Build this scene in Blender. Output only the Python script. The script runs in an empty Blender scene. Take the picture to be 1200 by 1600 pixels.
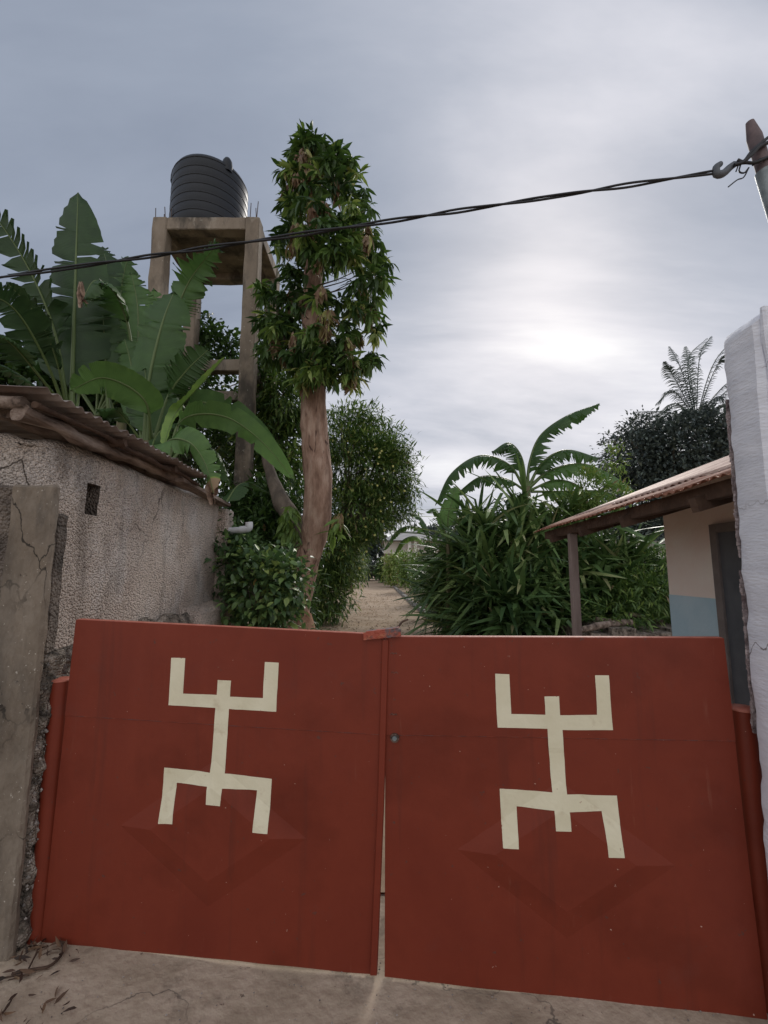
import bpy, bmesh, math, random
import numpy as np
from mathutils import Vector, Matrix, noise
random.seed(7); rng = np.random.default_rng(11)
R = math.radians
scene = bpy.context.scene
COL = scene.collection

# ------------------------------------------------------------------ camera
CAM_H = 1.62; FPX = 680.0; HORIZON_V = 888.0
PITCH = math.atan((HORIZON_V - 800) / FPX)
cam = bpy.data.cameras.new('camera'); camo = bpy.data.objects.new('camera', cam); COL.objects.link(camo)
cam.sensor_fit = 'VERTICAL'; cam.sensor_height = 24; cam.lens = FPX / 1600 * 24
cam.clip_start = 0.05; cam.clip_end = 2000
camo.location = (0, 0, CAM_H); camo.rotation_euler = (R(90) + PITCH, 0, 0)
scene.camera = camo
scene.render.resolution_x = 768; scene.render.resolution_y = 1024
scene.render.engine = 'CYCLES'
scene.view_settings.view_transform = 'Standard'; scene.view_settings.look = 'None'
scene.view_settings.exposure = 0.0; scene.view_settings.gamma = 1.0
scene.view_settings.use_curve_mapping = False

# ------------------------------------------------------------------ sky and sun (overcast, sun behind the cloud)
SUN_AZ = R(21.5); SUN_EL = R(34)
sun_dir = Vector((math.sin(SUN_AZ) * math.cos(SUN_EL), math.cos(SUN_AZ) * math.cos(SUN_EL), math.sin(SUN_EL)))
w = bpy.data.worlds.new('World'); scene.world = w; w.use_nodes = True
nt = w.node_tree; nt.nodes.clear()
def N(tree, t, **k):
    n = tree.nodes.new(t)
    for a, b in k.items(): setattr(n, a, b)
    return n
out = N(nt, 'ShaderNodeOutputWorld'); bg = N(nt, 'ShaderNodeBackground'); bg.inputs[1].default_value = 0.1
nt.links.new(bg.outputs[0], out.inputs[0])
sky = N(nt, 'ShaderNodeTexSky', sky_type='NISHITA'); sky.sun_disc = False
sky.sun_elevation = SUN_EL; sky.sun_rotation = SUN_AZ; sky.dust_density = 2.0
tc = N(nt, 'ShaderNodeTexCoord')
sep = N(nt, 'ShaderNodeSeparateXYZ'); nt.links.new(tc.outputs['Generated'], sep.inputs[0])
def wmath(op, a, b=None, clamp=False):
    n = N(nt, 'ShaderNodeMath', operation=op); n.use_clamp = clamp
    for i, x in enumerate((a, b)):
        if x is None: continue
        if isinstance(x, (int, float)): n.inputs[i].default_value = x
        else: nt.links.new(x, n.inputs[i])
    return n.outputs[0]
zz = wmath('ADD', wmath('MAXIMUM', sep.outputs[2], 0.0), 0.22)
px = wmath('DIVIDE', sep.outputs[0], zz); py = wmath('DIVIDE', sep.outputs[1], zz)
comb = N(nt, 'ShaderNodeCombineXYZ'); nt.links.new(px, comb.inputs[0]); nt.links.new(py, comb.inputs[1])
mp = N(nt, 'ShaderNodeMapping'); nt.links.new(comb.outputs[0], mp.inputs[0])
mp.inputs['Rotation'].default_value = (0, 0, R(-28)); mp.inputs['Scale'].default_value = (0.55, 1.5, 1); mp.inputs['Location'].default_value = (0.6, 0.15, 0)
nz = N(nt, 'ShaderNodeTexNoise'); nz.inputs['Scale'].default_value = 0.95; nz.inputs['Detail'].default_value = 7; nz.inputs['Roughness'].default_value = 0.55; nz.inputs['Distortion'].default_value = 0.35
nt.links.new(mp.outputs[0], nz.inputs['Vector'])
wz = N(nt, 'ShaderNodeTexNoise'); wz.inputs['Scale'].default_value = 1.5; wz.inputs['Detail'].default_value = 6; wz.inputs['Roughness'].default_value = .55; nt.links.new(mp.outputs[0], wz.inputs['Vector'])
ws = N(nt, 'ShaderNodeVectorMath', operation='SUBTRACT'); nt.links.new(wz.outputs['Color'], ws.inputs[0]); ws.inputs[1].default_value = (.5, .5, .5)
wk = N(nt, 'ShaderNodeVectorMath', operation='SCALE'); nt.links.new(ws.outputs[0], wk.inputs[0]); wk.inputs['Scale'].default_value = .62
wa = N(nt, 'ShaderNodeVectorMath', operation='ADD'); nt.links.new(tc.outputs['Generated'], wa.inputs[0]); nt.links.new(wk.outputs[0], wa.inputs[1])
wn_ = N(nt, 'ShaderNodeVectorMath', operation='NORMALIZE'); nt.links.new(wa.outputs[0], wn_.inputs[0])
dot = N(nt, 'ShaderNodeVectorMath', operation='DOT_PRODUCT'); nt.links.new(wn_.outputs[0], dot.inputs[0]); dot.inputs[1].default_value = sun_dir
d0 = wmath('MAXIMUM', dot.outputs['Value'], 0.0)
glow = wmath('POWER', d0, 5.0)                 # cloud thins and brightens round the hidden sun
glow2 = wmath('POWER', d0, 42.0)
low = wmath('POWER', wmath('SUBTRACT', 1.0, wmath('MAXIMUM', sep.outputs[2], 0.0)), 3.0)
v = wmath('MULTIPLY', wmath('SUBTRACT', nz.outputs[0], 0.5), 1.75)
back = wmath('MAXIMUM', wmath('SUBTRACT', 0.42, sep.outputs[1]), 0.0)   # unseen sky overhead and behind camera brightened to light gate and walls
v = wmath('ADD', v, wmath('MULTIPLY', glow, 0.37))
v = wmath('ADD', v, wmath('MULTIPLY', glow2, 0.20))
v = wmath('ADD', v, wmath('MULTIPLY', low, 0.72))
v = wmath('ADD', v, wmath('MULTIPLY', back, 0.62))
v = wmath('ADD', v, 0.18, clamp=True)
rp = N(nt, 'ShaderNodeValToRGB'); nt.links.new(v, rp.inputs[0])
e = rp.color_ramp.elements
e[0].position = 0; e[0].color = (.26, .30, .385, 1); e[1].position = 1; e[1].color = (.98, .98, 1.0, 1)
for p, c in ((.25, (.34, .385, .475, 1)), (.5, (.47, .505, .59, 1)), (.75, (.70, .71, .78, 1))):
    q = e.new(p); q.color = c
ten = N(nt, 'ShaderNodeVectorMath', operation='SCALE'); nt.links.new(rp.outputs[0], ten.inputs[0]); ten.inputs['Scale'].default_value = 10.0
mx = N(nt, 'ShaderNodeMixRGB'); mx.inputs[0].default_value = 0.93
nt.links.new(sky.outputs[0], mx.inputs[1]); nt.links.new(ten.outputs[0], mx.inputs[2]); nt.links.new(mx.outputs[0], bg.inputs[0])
sl = bpy.data.lights.new('sun', 'SUN'); sl.energy = 1.5; sl.angle = R(14); sl.color = (1, .95, .88)
so = bpy.data.objects.new('sun', sl); COL.objects.link(so); so.location = (5, 20, 15)
so.rotation_euler = (-sun_dir).to_track_quat('-Z', 'Y').to_euler()

# ------------------------------------------------------------------ pixel -> place helpers
CP, SP = math.cos(PITCH), math.sin(PITCH)
def ray(u, v):
    xc = (u - 600) / FPX; yc = -(v - 800) / FPX
    return Vector((xc, CP - yc * SP, SP + yc * CP))
def at(u, v, Y):
    d = ray(u, v); k = Y / d.y
    return Vector((d.x * k, Y, CAM_H + d.z * k))
def on_x(u, v, X):
    d = ray(u, v); k = X / d.x
    return Vector((X, d.y * k, CAM_H + d.z * k))
def on_z(u, v, z=0.0):
    d = ray(u, v); k = (z - CAM_H) / d.z
    return Vector((d.x * k, d.y * k, z))

# ------------------------------------------------------------------ object helpers
def tag(o, label=None, cat=None, group=None, kind=None):
    if label: o['label'] = label
    if cat: o['category'] = cat
    if group: o['group'] = group
    if kind: o['kind'] = kind
    return o
def thing(name, label, cat, loc, group=None):
    o = bpy.data.objects.new(name, None); COL.objects.link(o); o.location = loc; o.empty_display_size = .2
    return tag(o, label, cat, group)
def root_loc(p):
    v = Vector((0, 0, 0))
    while p is not None: v = v + p.location; p = p.parent
    return v
def link_mesh(name, me, mats, parent=None):
    if not isinstance(mats, (list, tuple)): mats = [mats]
    for m in mats: me.materials.append(m)
    o = bpy.data.objects.new(name, me); COL.objects.link(o)
    if parent is not None: o.parent = parent
    return o
class MB:
    def __init__(s): s.v = []; s.f = []; s.m = []; s.sm = []
    def add(s, verts, faces, mi=0, smooth=False):
        b = len(s.v); s.v += [tuple(x) for x in verts]
        for f in faces: s.f.append([b + i for i in f]); s.m.append(mi); s.sm.append(smooth)
    def box(s, a, b, mi=0, taper=0, jit=0):
        x0, y0, z0 = a; x1, y1, z1 = b
        vs = [(x0, y0, z0), (x1, y0, z0), (x1, y1, z0), (x0, y1, z0), (x0, y0, z1), (x1, y0, z1), (x1, y1, z1), (x0, y1, z1)]
        if jit: vs = [tuple(c + random.uniform(-jit, jit) for c in q) for q in vs]
        s.add(vs, [(0, 3, 2, 1), (4, 5, 6, 7), (0, 1, 5, 4), (1, 2, 6, 5), (2, 3, 7, 6), (3, 0, 4, 7)], mi)
    def beam(s, a, b, w, h, mi=0, up=(0, 0, 1)):
        a = Vector(a); b = Vector(b); t = (b - a).normalized(); u = Vector(up)
        sd = t.cross(u).normalized(); u = sd.cross(t)
        vs = []
        for p in (a, b):
            for i, j in ((-1, -1), (1, -1), (1, 1), (-1, 1)): vs.append(p + sd * i * w / 2 + u * j * h / 2)
        s.add(vs, [(0, 1, 2, 3), (7, 6, 5, 4), (0, 4, 5, 1), (1, 5, 6, 2), (2, 6, 7, 3), (3, 7, 4, 0)], mi)
    def tube(s, pts, rad, n=8, mi=0, jit=0, cap=True, jfreq=3):
        pts = [Vector(p) for p in pts]
        if isinstance(rad, (int, float)): rad = [rad] * len(pts)
        vs = []; fr = None
        for i, p in enumerate(pts):
            t = (pts[min(i + 1, len(pts) - 1)] - pts[max(i - 1, 0)]).normalized()
            if fr is None:
                a = Vector((1, 0, 0)) if abs(t.x) < .9 else Vector((0, 1, 0)); fr = (a - t * a.dot(t)).normalized()
            else: fr = (fr - t * fr.dot(t)).normalized()
            g = t.cross(fr)
            for k in range(n):
                an = 2 * math.pi * k / n; d = fr * math.cos(an) + g * math.sin(an); r = rad[i]
                if jit: r *= 1 + jit * noise.noise((p + d * rad[i]) * jfreq) + .35 * jit * noise.noise(Vector((d.x * 2.6, d.y * 2.6, p.z * jfreq * .35)))
                vs.append(p + d * r)
        fs = []
        for i in range(len(pts) - 1):
            for k in range(n):
                k2 = (k + 1) % n; fs.append((i * n + k, i * n + k2, (i + 1) * n + k2, (i + 1) * n + k))
        s.add(vs, fs, mi, True)
        if cap:
            s.add(vs[:n], [tuple(range(n - 1, -1, -1))], mi); s.add(vs[-n:], [tuple(range(n))], mi)
    def lathe(s, c, prof, n=32, mi=0, smooth=True, axis='z'):
        c = Vector(c); vs = []; fs = []
        for r, z in prof:
            for k in range(n):
                a = 2 * math.pi * k / n
                vs.append(c + Vector((r * math.cos(a), r * math.sin(a), z)))
        for i in range(len(prof) - 1):
            for k in range(n):
                k2 = (k + 1) % n; fs.append((i * n + k, i * n + k2, (i + 1) * n + k2, (i + 1) * n + k))
        s.add(vs, fs, mi, smooth)
    def build(s, name, mats, parent=None, bevel=0, kind=None):
        L = root_loc(parent)
        me = bpy.data.meshes.new(name); me.from_pydata([(x - L.x, y - L.y, z - L.z) for x, y, z in s.v], [], s.f)
        me.polygons.foreach_set('material_index', s.m); me.polygons.foreach_set('use_smooth', s.sm); me.update()
        o = link_mesh(name, me, mats, parent)
        if bevel:
            b = o.modifiers.new('bevel', 'BEVEL'); b.width = bevel; b.segments = 2; b.limit_method = 'ANGLE'
        if kind: o['kind'] = kind
        return o
def spline(pts, n):
    pts = [Vector(p) for p in pts]; P = [pts[0] * 2 - pts[1]] + pts + [pts[-1] * 2 - pts[-2]]
    o = []; m = len(pts) - 1
    for i in range(n):
        t = i / (n - 1) * m; k = min(int(t), m - 1); f = t - k; a, b, c, d = P[k:k + 4]
        o.append(.5 * ((2 * b) + (c - a) * f + (2 * a - 5 * b + 4 * c - d) * f * f + (3 * b - a - 3 * c + d) * f ** 3))
    return o
def lerp_list(vals, n):
    m = len(vals) - 1; o = []
    for i in range(n):
        t = i / (n - 1) * m; k = min(int(t), m - 1); o.append(vals[k] + (vals[k + 1] - vals[k]) * (t - k))
    return o

# ------------------------------------------------------------------ materials
def mat(name, cols, scale=6, detail=6, rough=.8, bump=0, bscale=40, stretch=(1, 1, 1), metal=0, spec=.4, pos=(.35, .65), blotch=None, speck=None, bdetail=6, bvor=False, streak=None, crack=None):
    m = bpy.data.materials.new(name); m.use_nodes = True; t = m.node_tree; p = t.nodes['Principled BSDF']
    p.inputs['Roughness'].default_value = rough; p.inputs['Metallic'].default_value = metal; p.inputs['Specular IOR Level'].default_value = spec
    tc = N(t, 'ShaderNodeTexCoord'); mp = N(t, 'ShaderNodeMapping'); mp.inputs['Scale'].default_value = stretch
    t.links.new(tc.outputs['Object'], mp.inputs[0])
    nz = N(t, 'ShaderNodeTexNoise'); nz.inputs['Scale'].default_value = scale; nz.inputs['Detail'].default_value = detail; nz.inputs['Roughness'].default_value = .6
    t.links.new(mp.outputs[0], nz.inputs['Vector'])
    rp = N(t, 'ShaderNodeValToRGB'); t.links.new(nz.outputs[0], rp.inputs[0]); e = rp.color_ramp.elements
    k = len(cols)
    e[0].position = pos[0]; e[0].color = (*cols[0], 1); e[1].position = pos[1]; e[1].color = (*cols[-1], 1)
    for i in range(1, k - 1): q = e.new(pos[0] + (pos[1] - pos[0]) * i / (k - 1)); q.color = (*cols[i], 1)
    c = rp.outputs[0]
    def layer(c, col, sc, lo, hi, st=(1, 1, 1), amt=1.0, det=5):
        mp2 = N(t, 'ShaderNodeMapping'); mp2.inputs['Scale'].default_value = st; mp2.inputs['Location'].default_value = (sc * .37, 3.1, lo * 7)
        t.links.new(tc.outputs['Object'], mp2.inputs[0])
        n2 = N(t, 'ShaderNodeTexNoise'); n2.inputs['Scale'].default_value = sc; n2.inputs['Detail'].default_value = det; n2.inputs['Roughness'].default_value = .65
        t.links.new(mp2.outputs[0], n2.inputs['Vector'])
        mr = N(t, 'ShaderNodeMapRange'); mr.inputs[1].default_value = lo; mr.inputs[2].default_value = hi; mr.inputs[4].default_value = amt
        t.links.new(n2.outputs[0], mr.inputs[0])
        x = N(t, 'ShaderNodeMixRGB'); t.links.new(mr.outputs[0], x.inputs[0]); t.links.new(c, x.inputs[1]); x.inputs[2].default_value = (*col, 1)
        return x.outputs[0]
    for b in (blotch or []): c = layer(c, *b)
    for b in (streak or []): c = layer(c, *b)
    for b in (speck or []): c = layer(c, *b)
    if crack:
        cs_, wd_, ccol, st_ = crack
        m3 = N(t, 'ShaderNodeMapping'); m3.inputs['Scale'].default_value = st_; t.links.new(tc.outputs['Object'], m3.inputs[0])
        n3 = N(t, 'ShaderNodeTexNoise'); n3.inputs['Scale'].default_value = cs_ * 3; n3.inputs['Detail'].default_value = 6; t.links.new(m3.outputs[0], n3.inputs['Vector'])
        a3 = N(t, 'ShaderNodeVectorMath', operation='SCALE'); t.links.new(n3.outputs['Color'], a3.inputs[0]); a3.inputs['Scale'].default_value = .55 / cs_
        b3 = N(t, 'ShaderNodeVectorMath', operation='ADD'); t.links.new(m3.outputs[0], b3.inputs[0]); t.links.new(a3.outputs[0], b3.inputs[1])
        v3 = N(t, 'ShaderNodeTexVoronoi', feature='DISTANCE_TO_EDGE'); v3.inputs['Scale'].default_value = cs_; t.links.new(b3.outputs[0], v3.inputs['Vector'])
        r3 = N(t, 'ShaderNodeMapRange'); r3.inputs[1].default_value = wd_ * .3; r3.inputs[2].default_value = wd_; r3.inputs[3].default_value = 1; r3.inputs[4].default_value = 0; t.links.new(v3.outputs['Distance'], r3.inputs[0])
        k3 = N(t, 'ShaderNodeTexNoise'); k3.inputs['Scale'].default_value = cs_ * .8; t.links.new(tc.outputs['Object'], k3.inputs['Vector'])
        q3 = N(t, 'ShaderNodeMapRange'); q3.inputs[1].default_value = .48; q3.inputs[2].default_value = .56; t.links.new(k3.outputs[0], q3.inputs[0])
        e3 = N(t, 'ShaderNodeMath', operation='MULTIPLY'); t.links.new(r3.outputs[0], e3.inputs[0]); t.links.new(q3.outputs[0], e3.inputs[1])
        x3 = N(t, 'ShaderNodeMixRGB'); t.links.new(e3.outputs[0], x3.inputs[0]); t.links.new(c, x3.inputs[1]); x3.inputs[2].default_value = (*ccol, 1); c = x3.outputs[0]
    t.links.new(c, p.inputs['Base Color'])
    if bump:
        bn = N(t, 'ShaderNodeTexNoise'); bn.inputs['Scale'].default_value = bscale; bn.inputs['Detail'].default_value = bdetail
        t.links.new(mp.outputs[0], bn.inputs['Vector']); h = bn.outputs[0]
        if bvor:
            vo = N(t, 'ShaderNodeTexVoronoi'); vo.inputs['Scale'].default_value = bscale * 1.3; t.links.new(tc.outputs['Object'], vo.inputs['Vector'])
            ad = N(t, 'ShaderNodeMath', operation='SUBTRACT'); t.links.new(bn.outputs[0], ad.inputs[0]); t.links.new(vo.outputs[0], ad.inputs[1]); h = ad.outputs[0]
        bp = N(t, 'ShaderNodeBump'); bp.inputs['Strength'].default_value = min(1, bump); bp.inputs['Distance'].default_value = .02 * max(1, bump)
        t.links.new(h, bp.inputs['Height']); t.links.new(bp.outputs[0], p.inputs['Normal'])
    return m

M = {}
M['paint'] = mat('red_oxide_paint', [(.145, .0235, .0115), (.195, .033, .0165), (.168, .027, .014)], 2.2, 8, .48, .12, 9, spec=.28, pos=(.3, .7),
    blotch=[((.17, .04, .027), 5, .60, .74, (1, 1, 1), .55), ((.27, .05, .026), 3, .58, .8, (1, 1, .3), .35)],
    speck=[((.10, .05, .04), 34, .71, .74, (1, 1, 1), .7, 2), ((.6, .42, .34), 55, .765, .775, (1, 1, 1), .8, 2)],
    streak=[((.10, .024, .016), 14, .58, .74, (1, 1, .05), .5), ((.30, .12, .08), 30, .66, .76, (1, 1, .08), .25)])
M['paint_skylit'] = mat('skylit_red_edge', [(.38, .10, .065), (.47, .16, .11)], 20, 5, .5, .2, 60)  # paler red puts the sky highlight of upward edges into the colour
M['cream'] = mat('cream_paint', [(.70, .64, .46), (.78, .72, .54)], 6, 6, .55, .1, 30, blotch=[((.55, .46, .32), 9, .62, .8, (1, 1, .4), .5)], speck=[((.25, .07, .04), 34, .69, .71, (1, 1, 1), .8, 4), ((.50, .40, .26), 12, .58, .7, (1, 1, 1), .4, 6)])
M['rustbar'] = mat('rusty_bar', [(.34, .07, .04), (.13, .09, .09), (.10, .10, .12)], 14, 6, .6, .5, 60, pos=(.42, .6), speck=[((.40, .13, .07), 40, .55, .62, (1, 1, 1), .8, 4)])
M['darkmetal'] = mat('dark_scuffed_metal', [(.05, .035, .03), (.22, .14, .11)], 60, 4, .5, .4, 90, metal=.5)
M['concrete'] = mat('weathered_concrete', [(0.099, 0.074, 0.055), (0.204, 0.163, 0.125), (0.303, 0.253, 0.204)], 3.5, 10, .92, .9, 35, stretch=(1, 1, .45), pos=(.3, .7),
    blotch=[((.06, .052, .045), 2.3, .50, .68, (1, 1, .35), .75), ((.10, .085, .07), 7, .52, .66, (1, 1, .25), .6)], speck=[((.62, .57, .50), 60, .67, .71, (1, 1, 1), .7, 3), ((.05, .04, .035), 30, .68, .72, (1, 1, 1), .7, 3)], crack=(2.6, .012, (.035, .028, .022), (1, 1, .6)))
M['tower'] = mat('tower_concrete', [(0.138, 0.109, 0.083), (0.239, 0.191, 0.145), (0.303, 0.249, 0.196)], 2.2, 8, .92, .5, 25, stretch=(1, 1, .4), pos=(.3, .7),
    blotch=[((.055, .048, .04), 1.9, .46, .62, (1, 1, .45), .85), ((.42, .37, .31), 5, .60, .70, (1, 1, .5), .5)], speck=[((.5, .47, .4), 12, .68, .74, (1, 1, 1), .7, 3)])
M['stucco'] = mat('rough_stucco', [(.54, .43, .36), (.68, .57, .49), (.76, .67, .60)], 2.0, 8, .95, 1.0, 62, pos=(.3, .7), bvor=True, bdetail=3,
    blotch=[((.82, .77, .74), 1.9, .50, .66, (1, 1, .5), .7), ((.15, .125, .11), 1.7, .53, .68, (1, 1, .4), .75)],
    streak=[((.25, .205, .17), 5, .56, .72, (1, 1, .14), .6)], speck=[((.16, .13, .11), 75, .53, .62, (1, 1, 1), .7, 3)], crack=(1.3, .010, (.10, .08, .065), (1, 1, .6)))
M['mould_shade'] = mat('mould_and_shade_plaster', [(.06, .05, .042), (.15, .12, .10), (.27, .22, .18)], 4, 8, .95, 1, 55, bvor=True, bdetail=3)
M['rubble'] = mat('rubble', [(.05, .042, .034), (.22, .18, .145), (.45, .38, .32)], 16, 8, .95, 1, 60, bvor=True, pos=(.34, .66), speck=[((.55, .52, .48), 40, .64, .68, (1, 1, 1), .9, 3)])
M['pebble'] = mat('pebble', [(.06, .055, .05), (.24, .21, .19), (.42, .38, .35)], 9, 3, .9)
M['whitewash'] = mat('whitewash', [(.66, .67, .73), (.82, .83, .89)], 5, 8, .8, .35, 30, stretch=(1, 1, 4), pos=(.3, .7),
    blotch=[((.42, .42, .46), 2.2, .60, .75, (1, 1, .4), .5)], speck=[((.10, .09, .09), 22, .73, .75, (1, 1, 1), .8, 3)], crack=(2.2, .009, (.22, .20, .20), (1, 1, .8)))
M['chipped'] = mat('chipped_plaster_edge', [(.16, .12, .12), (.5, .42, .41)], 25, 6, .95, 1, 60)
M['street'] = mat('street_concrete', [(.27, .21, .15), (.42, .335, .25), (.54, .44, .34)], 3.4, 11, .9, .5, 28, pos=(.3, .7),
    blotch=[((.24, .19, .14), 1.1, .52, .66, (1, 1, 1), .7), ((.20, .16, .12), 6, .58, .70, (1, 1, 1), .6), ((.58, .49, .39), 1.6, .60, .75, (1, 1, 1), .5)],
    speck=[((.09, .06, .045), 26, .69, .72, (1, 1, 1), .85, 3), ((.6, .55, .48), 60, .73, .75, (1, 1, 1), .8, 3)], crack=(.8, .004, (.17, .14, .11), (1, 1, 1)))
M['sand'] = mat('sandy_path', [(0.352, 0.242, 0.154), (0.440, 0.321, 0.220), (0.493, 0.378, 0.273)], 1.1, 8, .95, .5, 12, pos=(.3, .7),
    blotch=[((.27, .19, .115), .8, .56, .68, (1, 1, 1), .6)], speck=[((.15, .11, .06), 9, .64, .70, (1, 1, 1), .7, 4)])
M['soil'] = mat('ground_soil', [(0.192, 0.136, 0.088), (0.336, 0.248, 0.160), (0.448, 0.336, 0.224)], .9, 8, .97, .6, 9, speck=[((0.112, 0.144, 0.056), 3, .55, .65, (1, 1, 1), .6, 4)])
M['tin'] = mat('old_tin', [(0.150, 0.112, 0.099), (0.263, 0.216, 0.192), (0.374, 0.328, 0.309)], 3, 7, .6, .2, 30, metal=.35, pos=(.3, .7), blotch=[((0.159, 0.079, 0.047), 3, .55, .7, (1, 1, 1), .7)])
M['tinrust'] = mat('rusted_tin', [(.15, .055, .032), (.27, .11, .065), (.36, .20, .14)], 4, 7, .75, .2, 30, metal=.15)
M['tintop'] = mat('weathered_tin_top', [(0.391, 0.256, 0.205), (0.485, 0.339, 0.279), (0.235, 0.109, 0.068)], 3, 7, .6, .2, 30, metal=.2, pos=(.35, .75))
M['wood'] = mat('weathered_wood', [(.06, .04, .03), (.20, .145, .115), (.34, .27, .225)], 14, 8, .9, 1.0, 26, stretch=(1, .25, 1))
M['darkwood'] = mat('dark_wood', [(.055, .032, .022), (.11, .066, .045)], 8, 8, .9, .6, 30)
M['postwood'] = mat('post_wood', [(.22, .17, .15), (.34, .27, .245)], 10, 8, .85, .5, 25, stretch=(1, 1, .15))
M['bark'] = mat('mango_bark', [(0.132, 0.072, 0.049), (0.300, 0.189, 0.137), (0.456, 0.326, 0.253)], 9, 9, .95, 1.6, 22, stretch=(1, 1, .3), pos=(.3, .7),
    blotch=[((.09, .05, .035), 3, .58, .7, (1, 1, .3), .7)], crack=(4.5, .035, (.085, .045, .035), (1, 1, .16)))
M['bark2'] = mat('grey_bark', [(0.075, 0.060, 0.048), (0.180, 0.143, 0.112)], 6, 8, .95, .8, 20, stretch=(1, 1, .3))
M['plastic'] = mat('black_plastic', [(0.008, 0.010, 0.013), (0.012, 0.013, 0.017)], 2, 4, .42, .05, 20, spec=.3, blotch=[((0.029, 0.029, 0.032), 2, .6, .8, (1, 1, .3), .4)])
M['groove'] = mat('tank_groove', [(.010, .011, .014), (.014, .015, .018)], 2, 3, .6)
M['pvc'] = mat('grey_pvc', [(.55, .56, .58), (.66, .67, .70)], 8, 5, .45, .05, 20, speck=[((.25, .22, .2), 30, .68, .72, (1, 1, 1), .6, 3)])
M['cable'] = mat('black_cable', [(.012, .012, .014), (.022, .022, .026)], 20, 3, .5)
M['steel'] = mat('galvanised_steel', [(.19, .22, .23), (.30, .34, .35)], 10, 5, .5, .1, 40, metal=.4)
M['rebar'] = mat('rusty_rebar', [(.06, .04, .035), (.10, .07, .06)], 20, 3, .8)
M['shedpink'] = mat('pale_pink_render', [(0.842, 0.715, 0.651), (0.880, 0.830, 0.766)], 2, 7, .9, .2, 25, blotch=[((0.536, 0.447, 0.409), 2, .58, .75, (1, 1, .4), .5)])
M['shedblue'] = mat('pale_blue_dado', [(0.437, 0.621, 0.724), (0.529, 0.690, 0.782)], 3, 7, .75, .2, 25, streak=[((0.161, 0.322, 0.437), 4, .60, .66, (1, 1, .2), .8)])
M['doorleaf'] = mat('slate_door', [(.075, .085, .10), (.11, .12, .135)], 5, 5, .6, .1, 20)
M['doorframe'] = mat('door_frame_paint', [(.15, .13, .125), (.21, .185, .175)], 9, 5, .8, .2, 30)
M['farwhite'] = mat('far_white_wall', [(.62, .58, .53), (.72, .68, .63)], 1, 5, .9)
M['farbrown'] = mat('far_brown_band', [(.20, .15, .13), (.26, .2, .17)], 1, 5, .9)
M['farroof'] = mat('far_roof', [(.22, .22, .22), (.34, .33, .33)], 2, 5, .7)
M['fargrey'] = mat('far_grey_wall', [(.20, .19, .17), (.30, .28, .255)], 1.2, 7, .95, blotch=[((.09, .085, .08), 1, .5, .7, (1, 1, .4), .7)])
M['glass'] = mat('dark_glass', [(.02, .025, .03), (.03, .035, .04)], 2, 2, .1)

def leafmat(name, stops, rough=.42, trans=.25, veins=False):
    m = bpy.data.materials.new(name); m.use_nodes = True; t = m.node_tree; p = t.nodes['Principled BSDF']; o = t.nodes['Material Output']
    a = N(t, 'ShaderNodeAttribute', attribute_name='tint')
    tc = N(t, 'ShaderNodeTexCoord'); nz = N(t, 'ShaderNodeTexNoise'); nz.inputs['Scale'].default_value = 9; nz.inputs['Detail'].default_value = 4
    t.links.new(tc.outputs['Object'], nz.inputs['Vector'])
    mm = N(t, 'ShaderNodeMath', operation='MULTIPLY_ADD'); t.links.new(nz.outputs[0], mm.inputs[0]); mm.inputs[1].default_value = .26; mm.inputs[2].default_value = -.13
    ad = N(t, 'ShaderNodeMath', operation='ADD'); ad.use_clamp = True; t.links.new(a.outputs['Fac'], ad.inputs[0]); t.links.new(mm.outputs[0], ad.inputs[1])
    rp = N(t, 'ShaderNodeValToRGB'); t.links.new(ad.outputs[0], rp.inputs[0]); e = rp.color_ramp.elements
    e[0].position = stops[0][0]; e[0].color = (*stops[0][1], 1); e[1].position = stops[-1][0]; e[1].color = (*stops[-1][1], 1)
    for q, c in stops[1:-1]: x = e.new(q); x.color = (*c, 1)
    t.links.new(rp.outputs[0], p.inputs['Base Color']); p.inputs['Roughness'].default_value = rough; p.inputs['Specular IOR Level'].default_value = .35
    tr = N(t, 'ShaderNodeBsdfTranslucent'); hs = N(t, 'ShaderNodeHueSaturation'); hs.inputs['Value'].default_value = 1.35; hs.inputs['Saturation'].default_value = 1.1
    t.links.new(rp.outputs[0], hs.inputs['Color']); t.links.new(hs.outputs[0], tr.inputs[0])
    ms = N(t, 'ShaderNodeMixShader'); ms.inputs[0].default_value = trans
    t.links.new(p.outputs[0], ms.inputs[1]); t.links.new(tr.outputs[0], ms.inputs[2]); t.links.new(ms.outputs[0], o.inputs[0])
    if veins:
        va = N(t, 'ShaderNodeAttribute', attribute_name='vein')
        s1 = N(t, 'ShaderNodeMath', operation='MULTIPLY'); t.links.new(va.outputs['Fac'], s1.inputs[0]); s1.inputs[1].default_value = 330
        s2 = N(t, 'ShaderNodeMath', operation='SINE'); t.links.new(s1.outputs[0], s2.inputs[0])
        bp = N(t, 'ShaderNodeBump'); bp.inputs['Strength'].default_value = .22; bp.inputs['Distance'].default_value = .004
        t.links.new(s2.outputs[0], bp.inputs['Height']); t.links.new(bp.outputs[0], p.inputs['Normal'])
    return m
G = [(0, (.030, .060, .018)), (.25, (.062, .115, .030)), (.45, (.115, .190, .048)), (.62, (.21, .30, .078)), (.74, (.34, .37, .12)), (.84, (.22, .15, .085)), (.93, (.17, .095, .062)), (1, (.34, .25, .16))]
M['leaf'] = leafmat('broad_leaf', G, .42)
M['leafdull'] = leafmat('dull_leaf', [(0, (0.044, 0.085, 0.037)), (.3, (0.086, 0.154, 0.058)), (.55, (0.166, 0.263, 0.087)), (.75, (0.324, 0.401, 0.120)), (1, (0.593, 0.450, 0.174))], .36, .22)
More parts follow.
